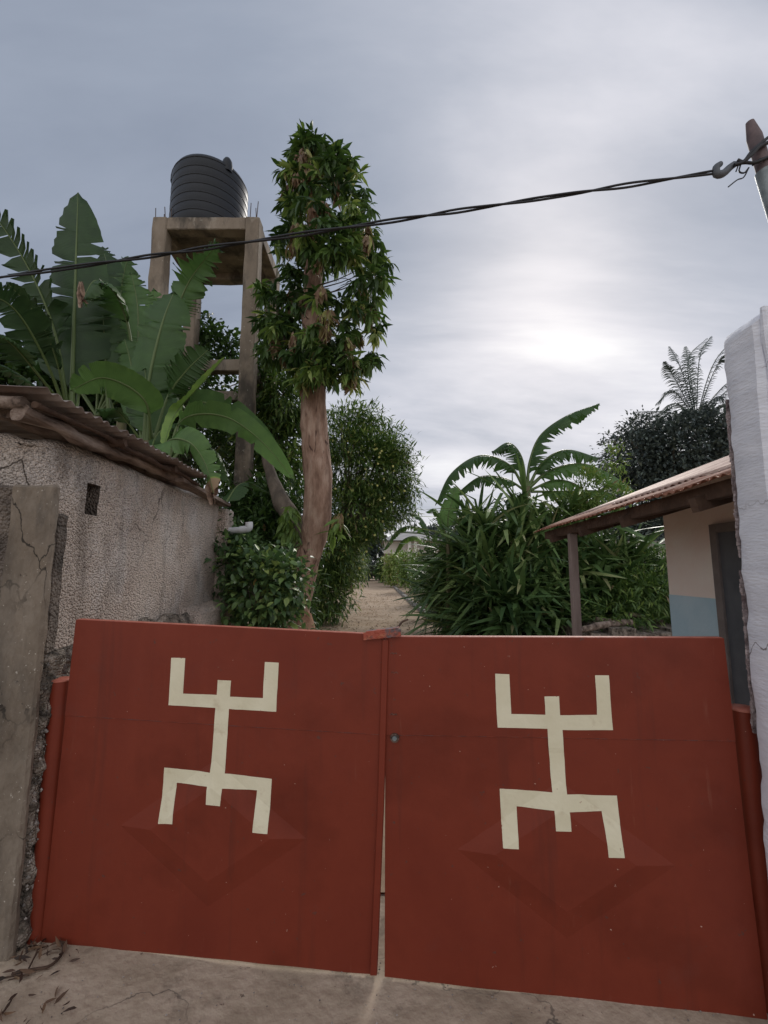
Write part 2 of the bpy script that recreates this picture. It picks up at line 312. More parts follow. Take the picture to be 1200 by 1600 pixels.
M['leaffar'] = leafmat('hazy_far_leaf', [(0, (0.049, 0.062, 0.064)), (.4, (0.073, 0.095, 0.085)), (.8, (0.113, 0.138, 0.109)), (1, (0.162, 0.162, 0.112))], .6, .12)  # bluish greens: distance haze mixed into the leaf colour
M['strap'] = leafmat('strap_leaf', [(0, (.036, .074, .030)), (.3, (.078, .140, .048)), (.55, (.150, .235, .080)), (.75, (.29, .37, .14)), (.9, (.42, .40, .21)), (1, (.44, .36, .22))], .34, .18)
M['banana'] = leafmat('banana_leaf', [(0, (.032, .064, .024)), (.3, (.066, .130, .040)), (.55, (.125, .230, .064)), (.75, (.25, .37, .09)), (.88, (.36, .28, .13)), (1, (.38, .27, .17))], .38, .26, veins=True)
M['rib'] = leafmat('banana_rib', [(0, (.10, .15, .05)), (1, (.16, .21, .08))], .4, .1)
M['stem'] = mat('banana_stem', [(.08, .085, .04), (.17, .16, .08), (.14, .10, .06)], 6, 6, .7, .4, 20, stretch=(1, 1, .3))
M['litter'] = leafmat('dry_litter', [(0, (.10, .06, .03)), (.4, (.22, .15, .075)), (.7, (.36, .28, .13)), (1, (.30, .16, .08))], .8, .05)
M['flower'] = mat('yellow_flower', [(.80, .74, .22), (.85, .82, .35)], 9, 2, .6)

# ------------------------------------------------------------------ leaf templates (x across, y along, z up; length 1)
def tmpl(wid, stations, droop=.25, fold=.25, kink=None, prof=None):
    """stations: list of t; returns verts, faces"""
    V = []; F = []; n = len(stations); idx = []
    for t in stations:
        z = -droop * t * t; y = t
        if kink and t > kink[0]:
            y = kink[0] + (t - kink[0]) * math.cos(kink[1]); z = -droop * kink[0] ** 2 - (t - kink[0]) * math.sin(kink[1])
        hw = wid / 2 * (prof(t) if prof else math.sin(math.pi * min(1, t ** .8)) ** .8)
        if hw < .002: idx.append((len(V),)); V.append((0, y, z))
        else: idx.append((len(V), len(V) + 1, len(V) + 2)); V += [(-hw, y, z + fold * hw), (0, y, z), (hw, y, z + fold * hw)]
    for a, b in zip(idx[:-1], idx[1:]):
        if len(a) == 1 and len(b) == 3: F += [(a[0], b[1], b[0]), (a[0], b[2], b[1])]
        elif len(a) == 3 and len(b) == 1: F += [(a[0], a[1], b[0]), (a[1], a[2], b[0])]
        elif len(a) == 3: F += [(a[0], a[1], b[1], b[0]), (a[1], a[2], b[2], b[1])]
    return np.array(V, float), F
T_MANGO = [tmpl(.25, [0, .3, .65, 1], d, .4) for d in (.1, .3, .5)]
T_OVATE = [tmpl(.55, [0, .25, .6, 1], d, .3) for d in (.1, .35)]
T_NARROW = [tmpl(.19, [0, .5, 1], d, .2) for d in (.05, .3)]
T_SIMPLE = [tmpl(.5, [0, .5, 1], d, .3) for d in (.1, .3)]
sp = lambda t: min(1, .55 + t * 1.5) * (1 - t ** 3.2) ** .7 if t < 1 else 0
ST = [0, .12, .3, .5, .65, .8, .92, 1]
T_STRAP = [tmpl(.085, ST, .15, .35, None, sp), tmpl(.085, ST, .55, .35, None, sp), tmpl(.08, ST, .9, .3, None, sp),
           tmpl(.085, ST, .1, .3, (.5, R(95)), sp), tmpl(.085, ST, .2, .3, (.65, R(70)), sp), tmpl(.075, ST, .05, .3, (.4, R(60)), sp)]
def frames(T, up=None, roll=0.3):
    T = T / np.linalg.norm(T, axis=1, keepdims=True)
    U = np.tile(np.array([0, 0, 1.0]), (len(T), 1)) + rng.normal(0, roll, T.shape) if up is None else up
    S = np.cross(T, U); S /= np.linalg.norm(S, axis=1, keepdims=True) + 1e-9
    return T, S, np.cross(S, T)
_var = {}
def leaf_variant(tm_list, ti, b, name, m):
    key = (id(tm_list), ti, b, m.name)
    if key not in _var:
        V, F = tm_list[ti]; me = bpy.data.meshes.new(name); me.from_pydata([tuple(x) for x in V], [], F)
        at_ = me.attributes.new('tint', 'FLOAT', 'POINT'); at_.data.foreach_set('value', np.full(len(V), b / 12.0, dtype=np.float32))
        me.polygons.foreach_set('use_smooth', [True] * len(F)); me.materials.append(m); _var[key] = me
    return _var[key]
def leaves(name, stuffname, templates, pos, T, L, tint, m, parent, n_obj=0, roll=.3, kind='stuff', wscale=None):
    """n_obj leaves nearest the camera become parts, the rest one joined mesh"""
    pos = np.asarray(pos, float); T, S, NN = frames(np.asarray(T, float), roll=roll); L = np.asarray(L, float); tint = np.clip(np.asarray(tint, float), 0, 1)
    n = len(pos); ti = rng.integers(0, len(templates), n); loc = np.array(root_loc(parent))
    order = np.argsort(np.linalg.norm(pos - np.array([0, 0, CAM_H]), axis=1)); solo = order[:n_obj]; rest = order[n_obj:]
    for i in solo:
        me = leaf_variant(templates, int(ti[i]), int(round(tint[i] * 12)), name, m)
        o = bpy.data.objects.new(name, me); COL.objects.link(o); o.parent = parent
        s, t, u = S[i] * L[i], T[i] * L[i], NN[i] * L[i]; p = pos[i] - loc
        o.matrix_local = Matrix(((s[0], t[0], u[0], p[0]), (s[1], t[1], u[1], p[1]), (s[2], t[2], u[2], p[2]), (0, 0, 0, 1)))
    if len(rest) == 0: return None
    VV = []; LP = []; LT = []; TT = []; base = 0
    for k, (V, F) in enumerate(templates):
        ix = rest[ti[rest] == k]
        if len(ix) == 0: continue
        W = pos[ix][:, None, :] - loc + L[ix][:, None, None] * (V[None, :, 0:1] * S[ix][:, None, :] + V[None, :, 1:2] * T[ix][:, None, :] + V[None, :, 2:3] * NN[ix][:, None, :])
        nv = len(V); VV.append(W.reshape(-1, 3)); TT.append(np.repeat(tint[ix], nv))
        flat = np.array([a for f in F for a in f]); lens = np.array([len(f) for f in F])
        off = base + np.arange(len(ix)) * nv
        LP.append((flat[None, :] + off[:, None]).ravel()); LT.append(np.tile(lens, len(ix))); base += nv * len(ix)
    VV = np.concatenate(VV); LP = np.concatenate(LP); LT = np.concatenate(LT); TT = np.concatenate(TT)
    me = bpy.data.meshes.new(stuffname); me.vertices.add(len(VV)); me.vertices.foreach_set('co', VV.ravel().astype(np.float32))
    me.loops.add(len(LP)); me.loops.foreach_set('vertex_index', LP.astype(np.int32))
    me.polygons.add(len(LT)); st = np.concatenate([[0], np.cumsum(LT)[:-1]]); me.polygons.foreach_set('loop_start', st.astype(np.int32)); me.polygons.foreach_set('loop_total', LT.astype(np.int32))
    me.update(calc_edges=True); me.polygons.foreach_set('use_smooth', np.ones(len(LT), bool))
    a = me.attributes.new('tint', 'FLOAT', 'POINT'); a.data.foreach_set('value', TT.astype(np.float32))
    o = link_mesh(stuffname, me, m, parent)
    if kind: o['kind'] = kind
    return o
def unit(n):
    d = rng.normal(size=(n, 3)); return d / np.linalg.norm(d, axis=1, keepdims=True)
def cloud(blobs, clumps, per, csize, outb=1.0, down=-.15, fill=.35):
    """clumped leaf points through ellipsoids: blobs = [(centre, radii, weight)]"""
    P = []; D = []
    wt = np.array([b[2] for b in blobs], float); wt /= wt.sum()
    for (c, r, _), q in zip(blobs, wt):
        k = max(1, int(clumps * q)); d = unit(k); rad = fill + (1 - fill) * rng.random((k, 1)) ** .45
        cc = np.array(c) + d * rad * np.array(r)
        p = np.repeat(cc, per, 0) + rng.normal(0, csize, (k * per, 3)) * np.array([1, 1, .75])
        dd = np.repeat(d, per, 0) * outb + unit(k * per) * .9; dd[:, 2] += down
        P.append(p); D.append(dd)
    return np.concatenate(P), np.concatenate(D)
def rosettes(cent, per, Lm, elev=(-70, 25), droopy=None):
    cent = np.asarray(cent, float); n = len(cent); k = n * per
    az = rng.random(k) * 2 * math.pi; el = np.radians(rng.uniform(elev[0], elev[1], k))
    if droopy is not None: el = np.where(np.repeat(droopy, per), np.radians(rng.uniform(-88, -60, k)), el)
    D = np.stack([np.cos(az) * np.cos(el), np.sin(az) * np.cos(el), np.sin(el)], 1)
    P = np.repeat(cent, per, 0) + D * .02 + rng.normal(0, .02, (k, 3))
    return P, D, Lm * rng.uniform(.65, 1.15, k)

# ================================================================== GROUND
mb = MB(); mb.add([(-400, -60, -.01), (400, -60, -.01), (400, 600, -.01), (-400, 600, -.01)], [(0, 1, 2, 3)])
tag(mb.build('ground', M['soil']), kind='structure')
GA = Vector((-1.50, 2.12, 0)); GB = Vector((1.385, 1.79, 0)); GD = (GB - GA).normalized(); GN = Vector((GD.y, -GD.x, 0))
if GN.y > 0: GN = -GN
# street apron in front of (and just under) the gate
mb = MB(); nx, ny = 90, 50; vs = []; fs = []
for j in range(ny + 1):
    for i in range(nx + 1):
        x = -5 + 10 * i / nx; y = -3 + (5.6) * j / ny + (-.11) * (x)
        vs.append((x, y, .006 + .012 * noise.noise(Vector((x * 1.3, y * 1.3, 0))) + .006 * noise.noise(Vector((x * 6, y * 6, 3)))))
for j in range(ny):
    for i in range(nx): a = j * (nx + 1) + i; fs.append((a, a + 1, a + nx + 2, a + nx + 1))
mb.add(vs, fs, 0, True); tag(mb.build('street', M['street']), kind='structure')
# sandy path, bending slightly left with distance
mb = MB(); vs = []; fs = []; path = [(2.4, -1.9, 1.9), (8, -1.8, 1.75), (13, -1.9, 1.55), (20, -2.0, 1.2), (35, -2.3, .85), (50, -2.8, .7), (70, -3.6, .5)]
nyy = 120; nxx = 12
def path_at(y):
    for (a, l, r), (b, l2, r2) in zip(path[:-1], path[1:]):
        if y <= b: f = (y - a) / (b - a); return l + (l2 - l) * f, r + (r2 - r) * f
    return path[-1][1:]
for j in range(nyy + 1):
    y = 2.4 + 67.5 * (j / nyy) ** 1.8; l, r = path_at(y); l -= .9 + .25 * noise.noise(Vector((0, y * .7, 0))); r += .12 * noise.noise(Vector((5, y * .9, 0)))
    for i in range(nxx + 1):
        x = l + (r - l) * i / nxx; vs.append((x, y, -.003 + .03 * max(0, .5 + noise.noise(Vector((x * 1.2, y * .8, 0)))) * (0 < i < nxx)))
for j in range(nyy):
    for i in range(nxx): a = j * (nxx + 1) + i; fs.append((a, a + 1, a + nxx + 2, a + nxx + 1))
mb.add(vs, fs, 0, True); tag(mb.build('path', M['sand']), kind='structure')
# edging stones on the right of the path
er = thing('path_edging', 'row of low mossy stones edging the right side of the sandy path', 'edging', (1.6, 12, 0))
for k in range(46):
    y = 10.5 + k * .62; _, r = path_at(y); mb = MB(); mb.box((r - .02, y, -.03), (r + .16, y + .56, .12 + random.uniform(-.03, .04)), jit=.02); mb.build('stone', M['fargrey'], er)

# ================================================================== GATE LEAVES
def gate_uv(u, v):
    d = ray(u, v); k = GN.dot(GA - Vector((0, 0, CAM_H))) / GN.dot(d); p = Vector((0, 0, CAM_H)) + d * k
    return ((p - GA).dot(GD), p.z)
def gate_world(s, z, off): return GA + GD * s + Vector((0, 0, z)) + GN * off
def make_relief(c, tips, depth=.017):
    cs, cz = c; A, B = tips
    def f(s, z):
        d = abs(s - cs) / A + abs(z - cz) / B
        return depth * max(0, min(1, (1 - d) / .36)) + .0045 * noise.noise(Vector((s * 1.9, z * 1.9, cs))) + .0016 * noise.noise(Vector((s * 6, z * 5, cs + 4)))
    lines = []
    for kk in (1, .64):
        for sx in (-1, 1):
            for sz in (-1, 1): lines.append(((cs + sx * A * kk, cz), (1 / A * sx, 1 / B * sz)))
    lines += [((cs, cz), (1, 0)), ((cs, cz), (0, 1))]
    return f, lines
def sheet(name, poly, relief, lines, off, m, parent, grid=.035, thick=.002, fine=None):
    bm = bmesh.new(); vs = [bm.verts.new((s, 0, z)) for s, z in poly]; f = bm.faces.new(vs); bm.normal_update()
    bmesh.ops.triangulate(bm, faces=[f], ngon_method='EAR_CLIP')
    def cut(co, no): bmesh.ops.bisect_plane(bm, geom=bm.verts[:] + bm.edges[:] + bm.faces[:], plane_co=co, plane_no=no, dist=1e-5)
    s0 = min(p[0] for p in poly); s1 = max(p[0] for p in poly); z0 = min(p[1] for p in poly); z1 = max(p[1] for p in poly)
    x = math.ceil(s0 / grid) * grid
    while x < s1: cut((x, 0, 0), (1, 0, 0)); x += grid
    x = math.ceil(z0 / grid) * grid
    while x < z1: cut((0, 0, x), (0, 0, 1)); x += grid
    for (c, n) in lines: cut((c[0], 0, c[1]), (n[0], 0, n[1]))
    bmesh.ops.remove_doubles(bm, verts=bm.verts, dist=1e-6)
    L = root_loc(parent)
    for v in bm.verts:
        s, z = v.co.x, v.co.z; v.co = gate_world(s, z, off + relief(s, z)) - L
    bmesh.ops.recalc_face_normals(bm, faces=bm.faces)
    if sum((f.normal.dot(GN) for f in bm.faces)) < 0: bmesh.ops.reverse_faces(bm, faces=bm.faces)
    if thick:
        me = bpy.data.meshes.new(name); bm.to_mesh(me); bm.free(); o = link_mesh(name, me, m, parent)
        sm = o.modifiers.new('solid', 'SOLIDIFY'); sm.thickness = thick; sm.offset = -1
        return o
def pxpoly(pts, ox, oy, k=620 / 1200): return [gate_uv(x * k + ox, y * k + oy) for x, y in pts]
def wob(P):
    o = []
    for a, b in zip(P, P[1:] + P[:1]):
        n = max(1, int(math.dist(a, b) / .03))
        for i in range(n):
            x = a[0] + (b[0] - a[0]) * i / n; z = a[1] + (b[1] - a[1]) * i / n; q = Vector((x * 17, z * 17, 2))
            o.append((x + .0016 * noise.noise(q), z + .0016 * noise.noise(q + Vector((9, 0, 0)))))
    return o
FIG_L = [(519,150),(561,151),(555,258),(657,262),(660,217),(700,219),(697,267),(796,272),(802,163),(844,165),(836,313),(694,304),(681,498),(823,516),(813,675),(769,671),(778,550),(677,541),(672,592),(629,588),(632,535),(535,528),(528,647),(485,646),(498,482),(638,495),(653,301),(511,293)]
FIG_R = [(374,198),(417,199),(423,320),(527,322),(523,267),(567,266),(570,323),(682,322),(676,203),(717,203),(729,368),(578,368),(591,562),(743,568),(761,747),(712,745),(697,614),(597,611),(601,668),(555,667),(551,607),(440,600),(444,721),(397,719),(389,547),(547,557),(532,365),(382,361)]
def gbox(mb, s0, s1, z0, z1, o0, o1, z0b=None, z1b=None, mi=0):
    """box in gate coordinates; z0b/z1b are the heights at the s1 end"""
    z0b = z0 if z0b is None else z0b; z1b = z1 if z1b is None else z1b
    q = [gate_world(s0, z0, o0), gate_world(s1, z0b, o0), gate_world(s1, z0b, o1), gate_world(s0, z0, o1), gate_world(s0, z1, o0), gate_world(s1, z1b, o0), gate_world(s1, z1b, o1), gate_world(s0, z1, o1)]
    mb.add(q, [(0, 3, 2, 1), (4, 5, 6, 7), (0, 1, 5, 4), (1, 2, 6, 5), (2, 3, 7, 6), (3, 0, 4, 7)], mi)

def gate_leaf(side):
    if side == 'L':
        g = thing('metal_gate', 'left leaf of the red metal gate, with centre cover strip, cream figure on it', 'gate', gate_world(0, 0, 0), 'leaves of the red metal gate')
        TL, TR = gate_uv(120, 968), gate_uv(601, 992); BL, BR = gate_uv(64, 1473), gate_uv(588, 1524)
        ML, MR = gate_uv(103, 1113), gate_uv(600, 1143)
        c = gate_uv(330, 1300); tip = (abs(gate_uv(475, 1308)[0] - gate_uv(185, 1285)[0]) / 2, abs(gate_uv(330, 1195)[1] - gate_uv(322, 1425)[1]) / 2)
        fig = wob(pxpoly(FIG_L, 0, 950))
    else:
        g = thing('metal_gate', 'right leaf of the red metal gate, with round lock, cream figure on it', 'gate', gate_world(2.9, 0, 0), 'leaves of the red metal gate')
        TL, TR = gate_uv(602.5, 995), gate_uv(1130, 997); BL, BR = gate_uv(601, 1526), gate_uv(1199, 1597)
        ML, MR = gate_uv(602, 1143), gate_uv(1148, 1152)
        c = gate_uv(880, 1340); tip = (abs(gate_uv(1050, 1345)[0] - gate_uv(710, 1328)[0]) / 2, abs(gate_uv(880, 1235)[1] - gate_uv(872, 1480)[1]) / 2)
        fig = wob(pxpoly(FIG_R, 580, 950))
    rel, lines = make_relief(c, tip)
    # wavy bottom edge
    bot = []
    for k in range(13):
        f = k / 12; bot.append((BL[0] + (BR[0] - BL[0]) * f, max(.004, BL[1] + (BR[1] - BL[1]) * f + .005 * noise.noise(Vector((f * 6, 3, BL[0]))) + .002)))
    sheet('lower_sheet', bot + [MR, ML], rel, lines, 0, M['paint'], g)
    up = 0.004
    sheet('upper_sheet', [(ML[0], ML[1] - .012), (MR[0], MR[1] - .012), TR, TL], rel, lines, .0035, M['paint'], g)
    # figure: split where it crosses the overlap so that it lies on both sheets
    sheet('painted_figure', fig, lambda s, z: rel(s, z) + (.0035 if z > ML[1] - .03 else .0035 * max(0, 1 - (ML[1] - .03 - z) / .02)), lines, .0012, M['cream'], g, grid=.02, thick=.0008)
    mb = MB()
    sp_ = [gate_world(ML[0] + (MR[0] - ML[0]) * k / 40 , ML[1] - .0125 + (MR[1] - ML[1]) * k / 40 + .0008 * math.sin(k * 1.9), rel(ML[0] + (MR[0] - ML[0]) * k / 40, ML[1] - .0125 + (MR[1] - ML[1]) * k / 40) + .001) for k in range(41)]
    mb.tube(sp_, .0016, 5); mb.build('weld_seam', M['rustbar'], g)
    mb = MB()
    gbox(mb, TL[0], TR[0], TL[1] - .035, TL[1] + .002, -.034, -.001, TR[1] - .035, TR[1] + .002); mb.build('top_rail', M['paint_skylit'], g, bevel=.003)
    for s, t in ((TL, BL), (TR, BR)):
        mb = MB(); sg = 1 if s is TL else -1
        x = max(s[0], t[0]) if sg == 1 else min(s[0], t[0])
        gbox(mb, min(x, x + sg * .035), max(x, x + sg * .035), .03, s[1] - .037, -.034, -.003); mb.build('side_rail', M['paint'], g)
    mb = MB(); gbox(mb, BL[0] + .05, BR[0] - .05, .035, .07, -.034, -.003); mb.build('bottom_rail', M['paint'], g)
    mb = MB(); gbox(mb, ML[0] + .05, MR[0] - .05, ML[1] - .02, ML[1] + .015, -.034, -.003, MR[1] - .02, MR[1] + .015); mb.build('middle_rail', M['paint'], g)
    if side == 'L':
        # cover strip
        mb = MB(); a0, a1 = gate_uv(597, 1003), gate_uv(608, 1003); b0, b1 = gate_uv(578, 1524), gate_uv(590, 1524)
        q = []
        for (p0, p1) in ((b0, b1), (gate_uv(590, 1250), gate_uv(601, 1250)), (a0, a1)):
            q += [gate_world(p0[0], p0[1] + .01, .0055), gate_world(p0[0] + .004, p0[1] + .01, .0125), gate_world(p1[0] - .003, p1[1] + .01, .0135), gate_world(p1[0], p1[1] + .01, .0055)]
        fs = []
        for k in (0, 4):
            for a in range(3): fs.append((k + a, k + a + 1, k + a + 5, k + a + 4))
        fs += [(8, 9, 10, 11), (3, 2, 1, 0)]; mb.add(q, fs); mb.build('cover_strip', M['paint'], g)
        # latch plate bolted across the top
        mb = MB(); a = gate_uv(569, 989); b = gate_uv(627, 983); h = .028
        gbox(mb, a[0], b[0], a[1] - h, a[1] + .004, .014, .024, b[1] - h, b[1] + .004); lp = mb.build('latch_plate', M['rustbar'], g, bevel=.002)
        mb = MB(); gbox(mb, a[0] + .01, b[0] - .01, a[1] + .0045, a[1] + .008, -.03, .022, b[1] + .0045, b[1] + .008); mb.build('plate_cap', M['rustbar'], g)
        for s in (.16, .86):
            mb = MB(); p = gate_world(a[0] + (b[0] - a[0]) * s, a[1] - .012 + (b[1] - a[1]) * s, .0245)
            mb.tube([p, p + GN * .004], .006, 8); mb.build('bolt', M['rustbar'], g)
    else:
        p = gate_world(*gate_uv(617, 1152), 0); mb = MB()
        mb.tube([p + GN * .002, p + GN * .012], [.019, .018], 20); lk = mb.build('lock', M['darkmetal'], g, bevel=.002)
        mb = MB(); mb.tube([p + GN * .012, p + GN * .018], [.010, .009], 12); mb.build('lock_core', M['steel'], g)
        for (u, v) in ((614, 1020), (616, 1050), (614, 1115)):   # weld scars
            mb = MB(); q = gate_world(*gate_uv(u, v), .005)
            for k in range(6): mb.tube([q + GD * (k * .005 - .012) + Vector((0, 0, .003 * math.sin(k * 2 + u))), q + GD * (k * .005 - .008) + Vector((0, 0, -.002 + .003 * math.sin(k * 2.3)))], .0016, 5)
            mb.build('weld_scar', M['darkmetal'], g)
    for v in ((1180, 1420)):                                # hinge lugs to the post
        e_ = gate_uv(90 if side == 'L' else 1165, v); mb = MB()
        s0 = e_[0] + (-.04 if side == 'L' else 0.0)
        gbox(mb, s0, s0 + .05, e_[1] - .03, e_[1] + .03, -.05, -.036); mb.build('hinge_lug', M['paint'], g)
    return g
gate_leaf('L'); gate_leaf('R')
def post(p, r, h, label, lean=0):
    g = thing('gate_post', label, 'post', (p[0], p[1], 0), 'round posts the gate hangs from')
    mb = MB(); top = Vector((p[0] + lean, p[1], h)); mb.tube([(p[0], p[1], -.02), top], r, 28, cap=False); mb.build('pipe', M['paint'], g)
    mb = MB(); mb.lathe((top.x, top.y, h - .004), [(r + .002, 0), (r + .003, .006), (r - .004, .011), (.0001, .013)], 28); mb.build('cap', M['paint_skylit'], g)
pl = at(97, 1062, 2.15); post((pl.x - .004, 2.15), .041, pl.z, 'red round steel gate post beside the rough grey pillar', .0)
pr = at(1160, 1107, 1.835); post((pr.x, 1.835), .045, pr.z, 'red round steel gate post against the white pillar')
# bent twig lying over the latch
tw = [at(612, 985, 2.0), at(622, 980, 2.02), at(628, 972, 2.04), at(637, 968, 2.06)]
mb = MB(); mb.tube(spline(tw, 10), lerp_list([.004, .006, .005, .004], 10), 6, jit=.3, jfreq=60); tag(mb.build('twig', M['darkwood']), 'short bent dark twig sticking up above the latch plate of the gate', 'twig')

# ================================================================== LEFT PILLAR, RUBBLE, PLASTERED SHED
def rough_box(name, a, b, m, parent, res=.05, amp=.006, freq=6, sweep=None, edge=.012, seed=0):
    """box of displaced grid faces: worn, uneven masonry"""
    bm = bmesh.new(); bmesh.ops.create_cube(bm, size=1.0)
    a = Vector(a); b = Vector(b); c = (a + b) / 2; d = b - a
    for v in bm.verts: v.co = Vector((v.co.x * d.x, v.co.y * d.y, v.co.z * d.z)) + c
    bev = bmesh.ops.bevel(bm, geom=bm.edges[:], offset=edge, segments=1, affect='EDGES')
    for ax in range(3):
        n = int(d[ax] / res)
        for i in range(1, n):
            co = a.copy(); co[ax] += d[ax] * i / n; no = Vector((0, 0, 0)); no[ax] = 1
            bmesh.ops.bisect_plane(bm, geom=bm.verts[:] + bm.edges[:] + bm.faces[:], plane_co=co, plane_no=no, dist=1e-5)
    bm.normal_update(); L = root_loc(parent); o = Vector((seed * 7.3, seed * 3.1, seed))
    mv = []
    for v in bm.verts:
        h = noise.fractal((v.co + o) * freq, 1, 2, 4); mv.append(v.normal * h * amp)
    for v, q in zip(bm.verts, mv):
        v.co += q
        if sweep: v.co = sweep(v.co)
        v.co -= L
    me = bpy.data.meshes.new(name); bm.to_mesh(me); bm.free()
    me.polygons.foreach_set('use_smooth', [True] * len(me.polygons)); me.set_sharp_from_angle(angle=R(28))
    return link_mesh(name, me, m, parent)

gp = thing('concrete_pillar', 'tall worn brown concrete pillar at the left end of the gate', 'pillar', (-1.66, 2.06, 0))
PX1 = at(88, 757, 2.03).x; PZ = at(88, 757, 2.03).z
rough_box('shaft', (PX1 - .215, 2.03, -.02), (PX1, 2.07, PZ), M['concrete'], gp, .035, .007, 9, seed=1)
rough_box('backing', (PX1 - .8, 2.075, -.02), (PX1 - .217, 2.125, PZ + .005), M['mould_shade'], gp, .05, .01, 8, seed=2)

rb = thing('rubble_infill', 'strip of crumbling rubble and mortar between concrete pillar and red gate post', 'rubble', (-1.6, 2.2, 0))
rough_box('mortar', (PX1 - .12, 2.075, -.02), (PX1 + .004, 2.36, 1.22), M['rubble'], rb, .016, .035, 12, seed=3, edge=.02)
rough_box('mortar', (PX1 - .12, 2.075, 1.21), (PX1 - .02, 2.17, PZ - .12), M['mould_shade'], rb, .03, .012, 9, seed=4, edge=.02)  # dark colour stands in for the shadow beside the pillar
pb = []
mb = MB()
for k in range(420):
    x = PX1 + random.uniform(-.004, .014); z = random.uniform(0.02, 1.2); y = random.uniform(2.075, 2.34); r = random.uniform(.003, .011)
    q = []
    for (i, j, l) in ((1,0,0),(-1,0,0),(0,1,0),(0,-1,0),(0,0,1),(0,0,-1)): q.append((x + i * r * random.uniform(.6, 1.3), y + j * r * .8, z + l * r * random.uniform(.6, 1.3)))
    mb.add(q, [(0,2,4),(2,1,4),(1,3,4),(3,0,4),(2,0,5),(1,2,5),(3,1,5),(0,3,5)])
mb.build('pebbles', M['pebble'], rb, kind='stuff')

sh = thing('plastered_shed', 'low shed of rough grey-brown stucco under a rusty corrugated roof on logs', 'shed', (-1.9, 3.4, 0))
WX = -1.80; WTOP = 2.30
# wall as a displaced sheet following an L plan with rounded corner, slot left open
plan = [(-4.2, 2.16), (-3.2, 2.16), (-2.6, 2.15), (-2.2, 2.15)] + [(-1.97 + .17 * math.sin(a), 2.15 + .17 - .17 * math.cos(a)) for a in [i / 7 * math.pi / 2 for i in range(8)]]
sl0 = on_x(135, 780, WX).y; sl1 = on_x(156, 780, WX).y; sz1 = on_x(145, 756, WX).z; sz0 = on_x(145, 805, WX).z
ys = sorted(set([round(2.32 + (4.68 - 2.32) * i / 70, 4) for i in range(1, 71)] + [sl0, sl1])); plan += [(WX, y) for y in ys]
zs = sorted(set([round(WTOP * i / 64, 4) for i in range(65)] + [sz0, sz1]))
pts2 = plan; mb = MB(); vs = []
def wn(i):
    a = Vector(pts2[max(i - 1, 0)]); b = Vector(pts2[min(i + 1, len(pts2) - 1)]); t = (b - a).normalized(); return Vector((t.y, -t.x, 0))
NR = 5
for i, (x, y) in enumerate(pts2):
    n = wn(i)
    topz = WTOP + .02 * noise.noise(Vector((x * 3, y * 3, 1))) - (.05 * max(0, 1 - abs(i - 7) / 6))
    for z in zs:
        zz_ = min(z, topz) if z == zs[-1] else z
        h = .012 * noise.fractal(Vector((x, y, z)) * 3, 1, 2, 4) + .004 * noise.noise(Vector((x, y, z)) * 22)
        vs.append(Vector((x, y, zz_)) + n * h)
    for r_ in range(1, NR):
        q = r_ / (NR - 1) * math.pi / 2; vs.append(Vector((x, y, topz - .05 + .05)) - n * (.09 * (1 - math.cos(q)) + .05 * (r_ == NR - 1)) + Vector((0, 0, .045 * math.sin(q) + .012 * noise.noise(Vector((x * 9, y * 9, q))))))
cols_ = len(zs) + NR - 1; fs = []
for i in range(len(pts2) - 1):
    for j in range(cols_ - 1):
        if j < len(zs) - 1 and abs(pts2[i][0] - WX) < 1e-3 and sl0 - 1e-4 <= pts2[i][1] < sl1 - 1e-4 and sz0 - 1e-4 <= zs[j] < sz1 - 1e-4 and pts2[i + 1][1] <= sl1 + 1e-4: continue
        a = i * cols_ + j; fs.append((a, a + cols_, a + cols_ + 1, a + 1))
mb.add(vs, fs, 0, True); mb.build('wall', M['stucco'], sh)
mb = MB(); mb.box((WX - .16, sl0 - .03, sz0 - .03), (WX - .141, sl1 + .03, sz1 + .03))
for (a, b) in (((WX - .14, sl0 - .02, sz0 - .03), (WX - .015, sl0, sz1 + .03)), ((WX - .14, sl1, sz0 - .03), (WX - .015, sl1 + .02, sz1 + .03)), ((WX - .14, sl0, sz0 - .03), (WX - .015, sl1, sz0)), ((WX - .14, sl0, sz1), (WX - .015, sl1, sz1 + .03))): mb.box(a, b)
mb.build('vent_slot', M['mould_shade'], sh)  # dark plaster puts the shade of the recess into its colour
rough_box('end_pier', (WX - .2, 4.69, -.02), (WX + .10, 4.9, 2.27), M['stucco'], sh, .05, .012, 5, seed=5, edge=.02)
# patches of bare mortar scraped on the wall near the pillar
# roof: three corrugated sheets, corrugations running across the eave
def corr(name, o, along, across, L_, W_, m, parent, pitch=.076, amp=.009, na=6, sag=0, wob=.004, seed=0):
    along = Vector(along).normalized(); across = Vector(across).normalized(); nrm = along.cross(across).normalized()
    if nrm.z < 0: nrm = -nrm
    nw = int(W_ / pitch * 8); mb = MB(); vs = []; o = Vector(o)
    for i in range(na + 1):
        for j in range(nw + 1):
            a = L_ * i / na; b = W_ * j / nw
            e_ = 0
            if i in (0, na): e_ = .012 * noise.noise(Vector((b * 7, seed, i)))
            vs.append(o + along * (a + e_) + across * b + nrm * (amp * math.sin(2 * math.pi * b / pitch) + wob * noise.noise(Vector((a * 2, b * 3, seed))) * 3 - sag * math.sin(math.pi * b / W_)))
    fs = []
    for i in range(na):
        for j in range(nw): q = i * (nw + 1) + j; fs.append((q, q + 1, q + nw + 2, q + nw + 1))
    mb.add(vs, fs, 0, True); ob = mb.build(name, m, parent); s = ob.modifiers.new('solid', 'SOLIDIFY'); s.thickness = .0015; s.offset = 1
    return ob
ea = on_x(76, 606, -1.56); eb = on_x(322, 748, -1.56)
yy = [ea.y, ea.y + .66, ea.y + 1.26, eb.y]
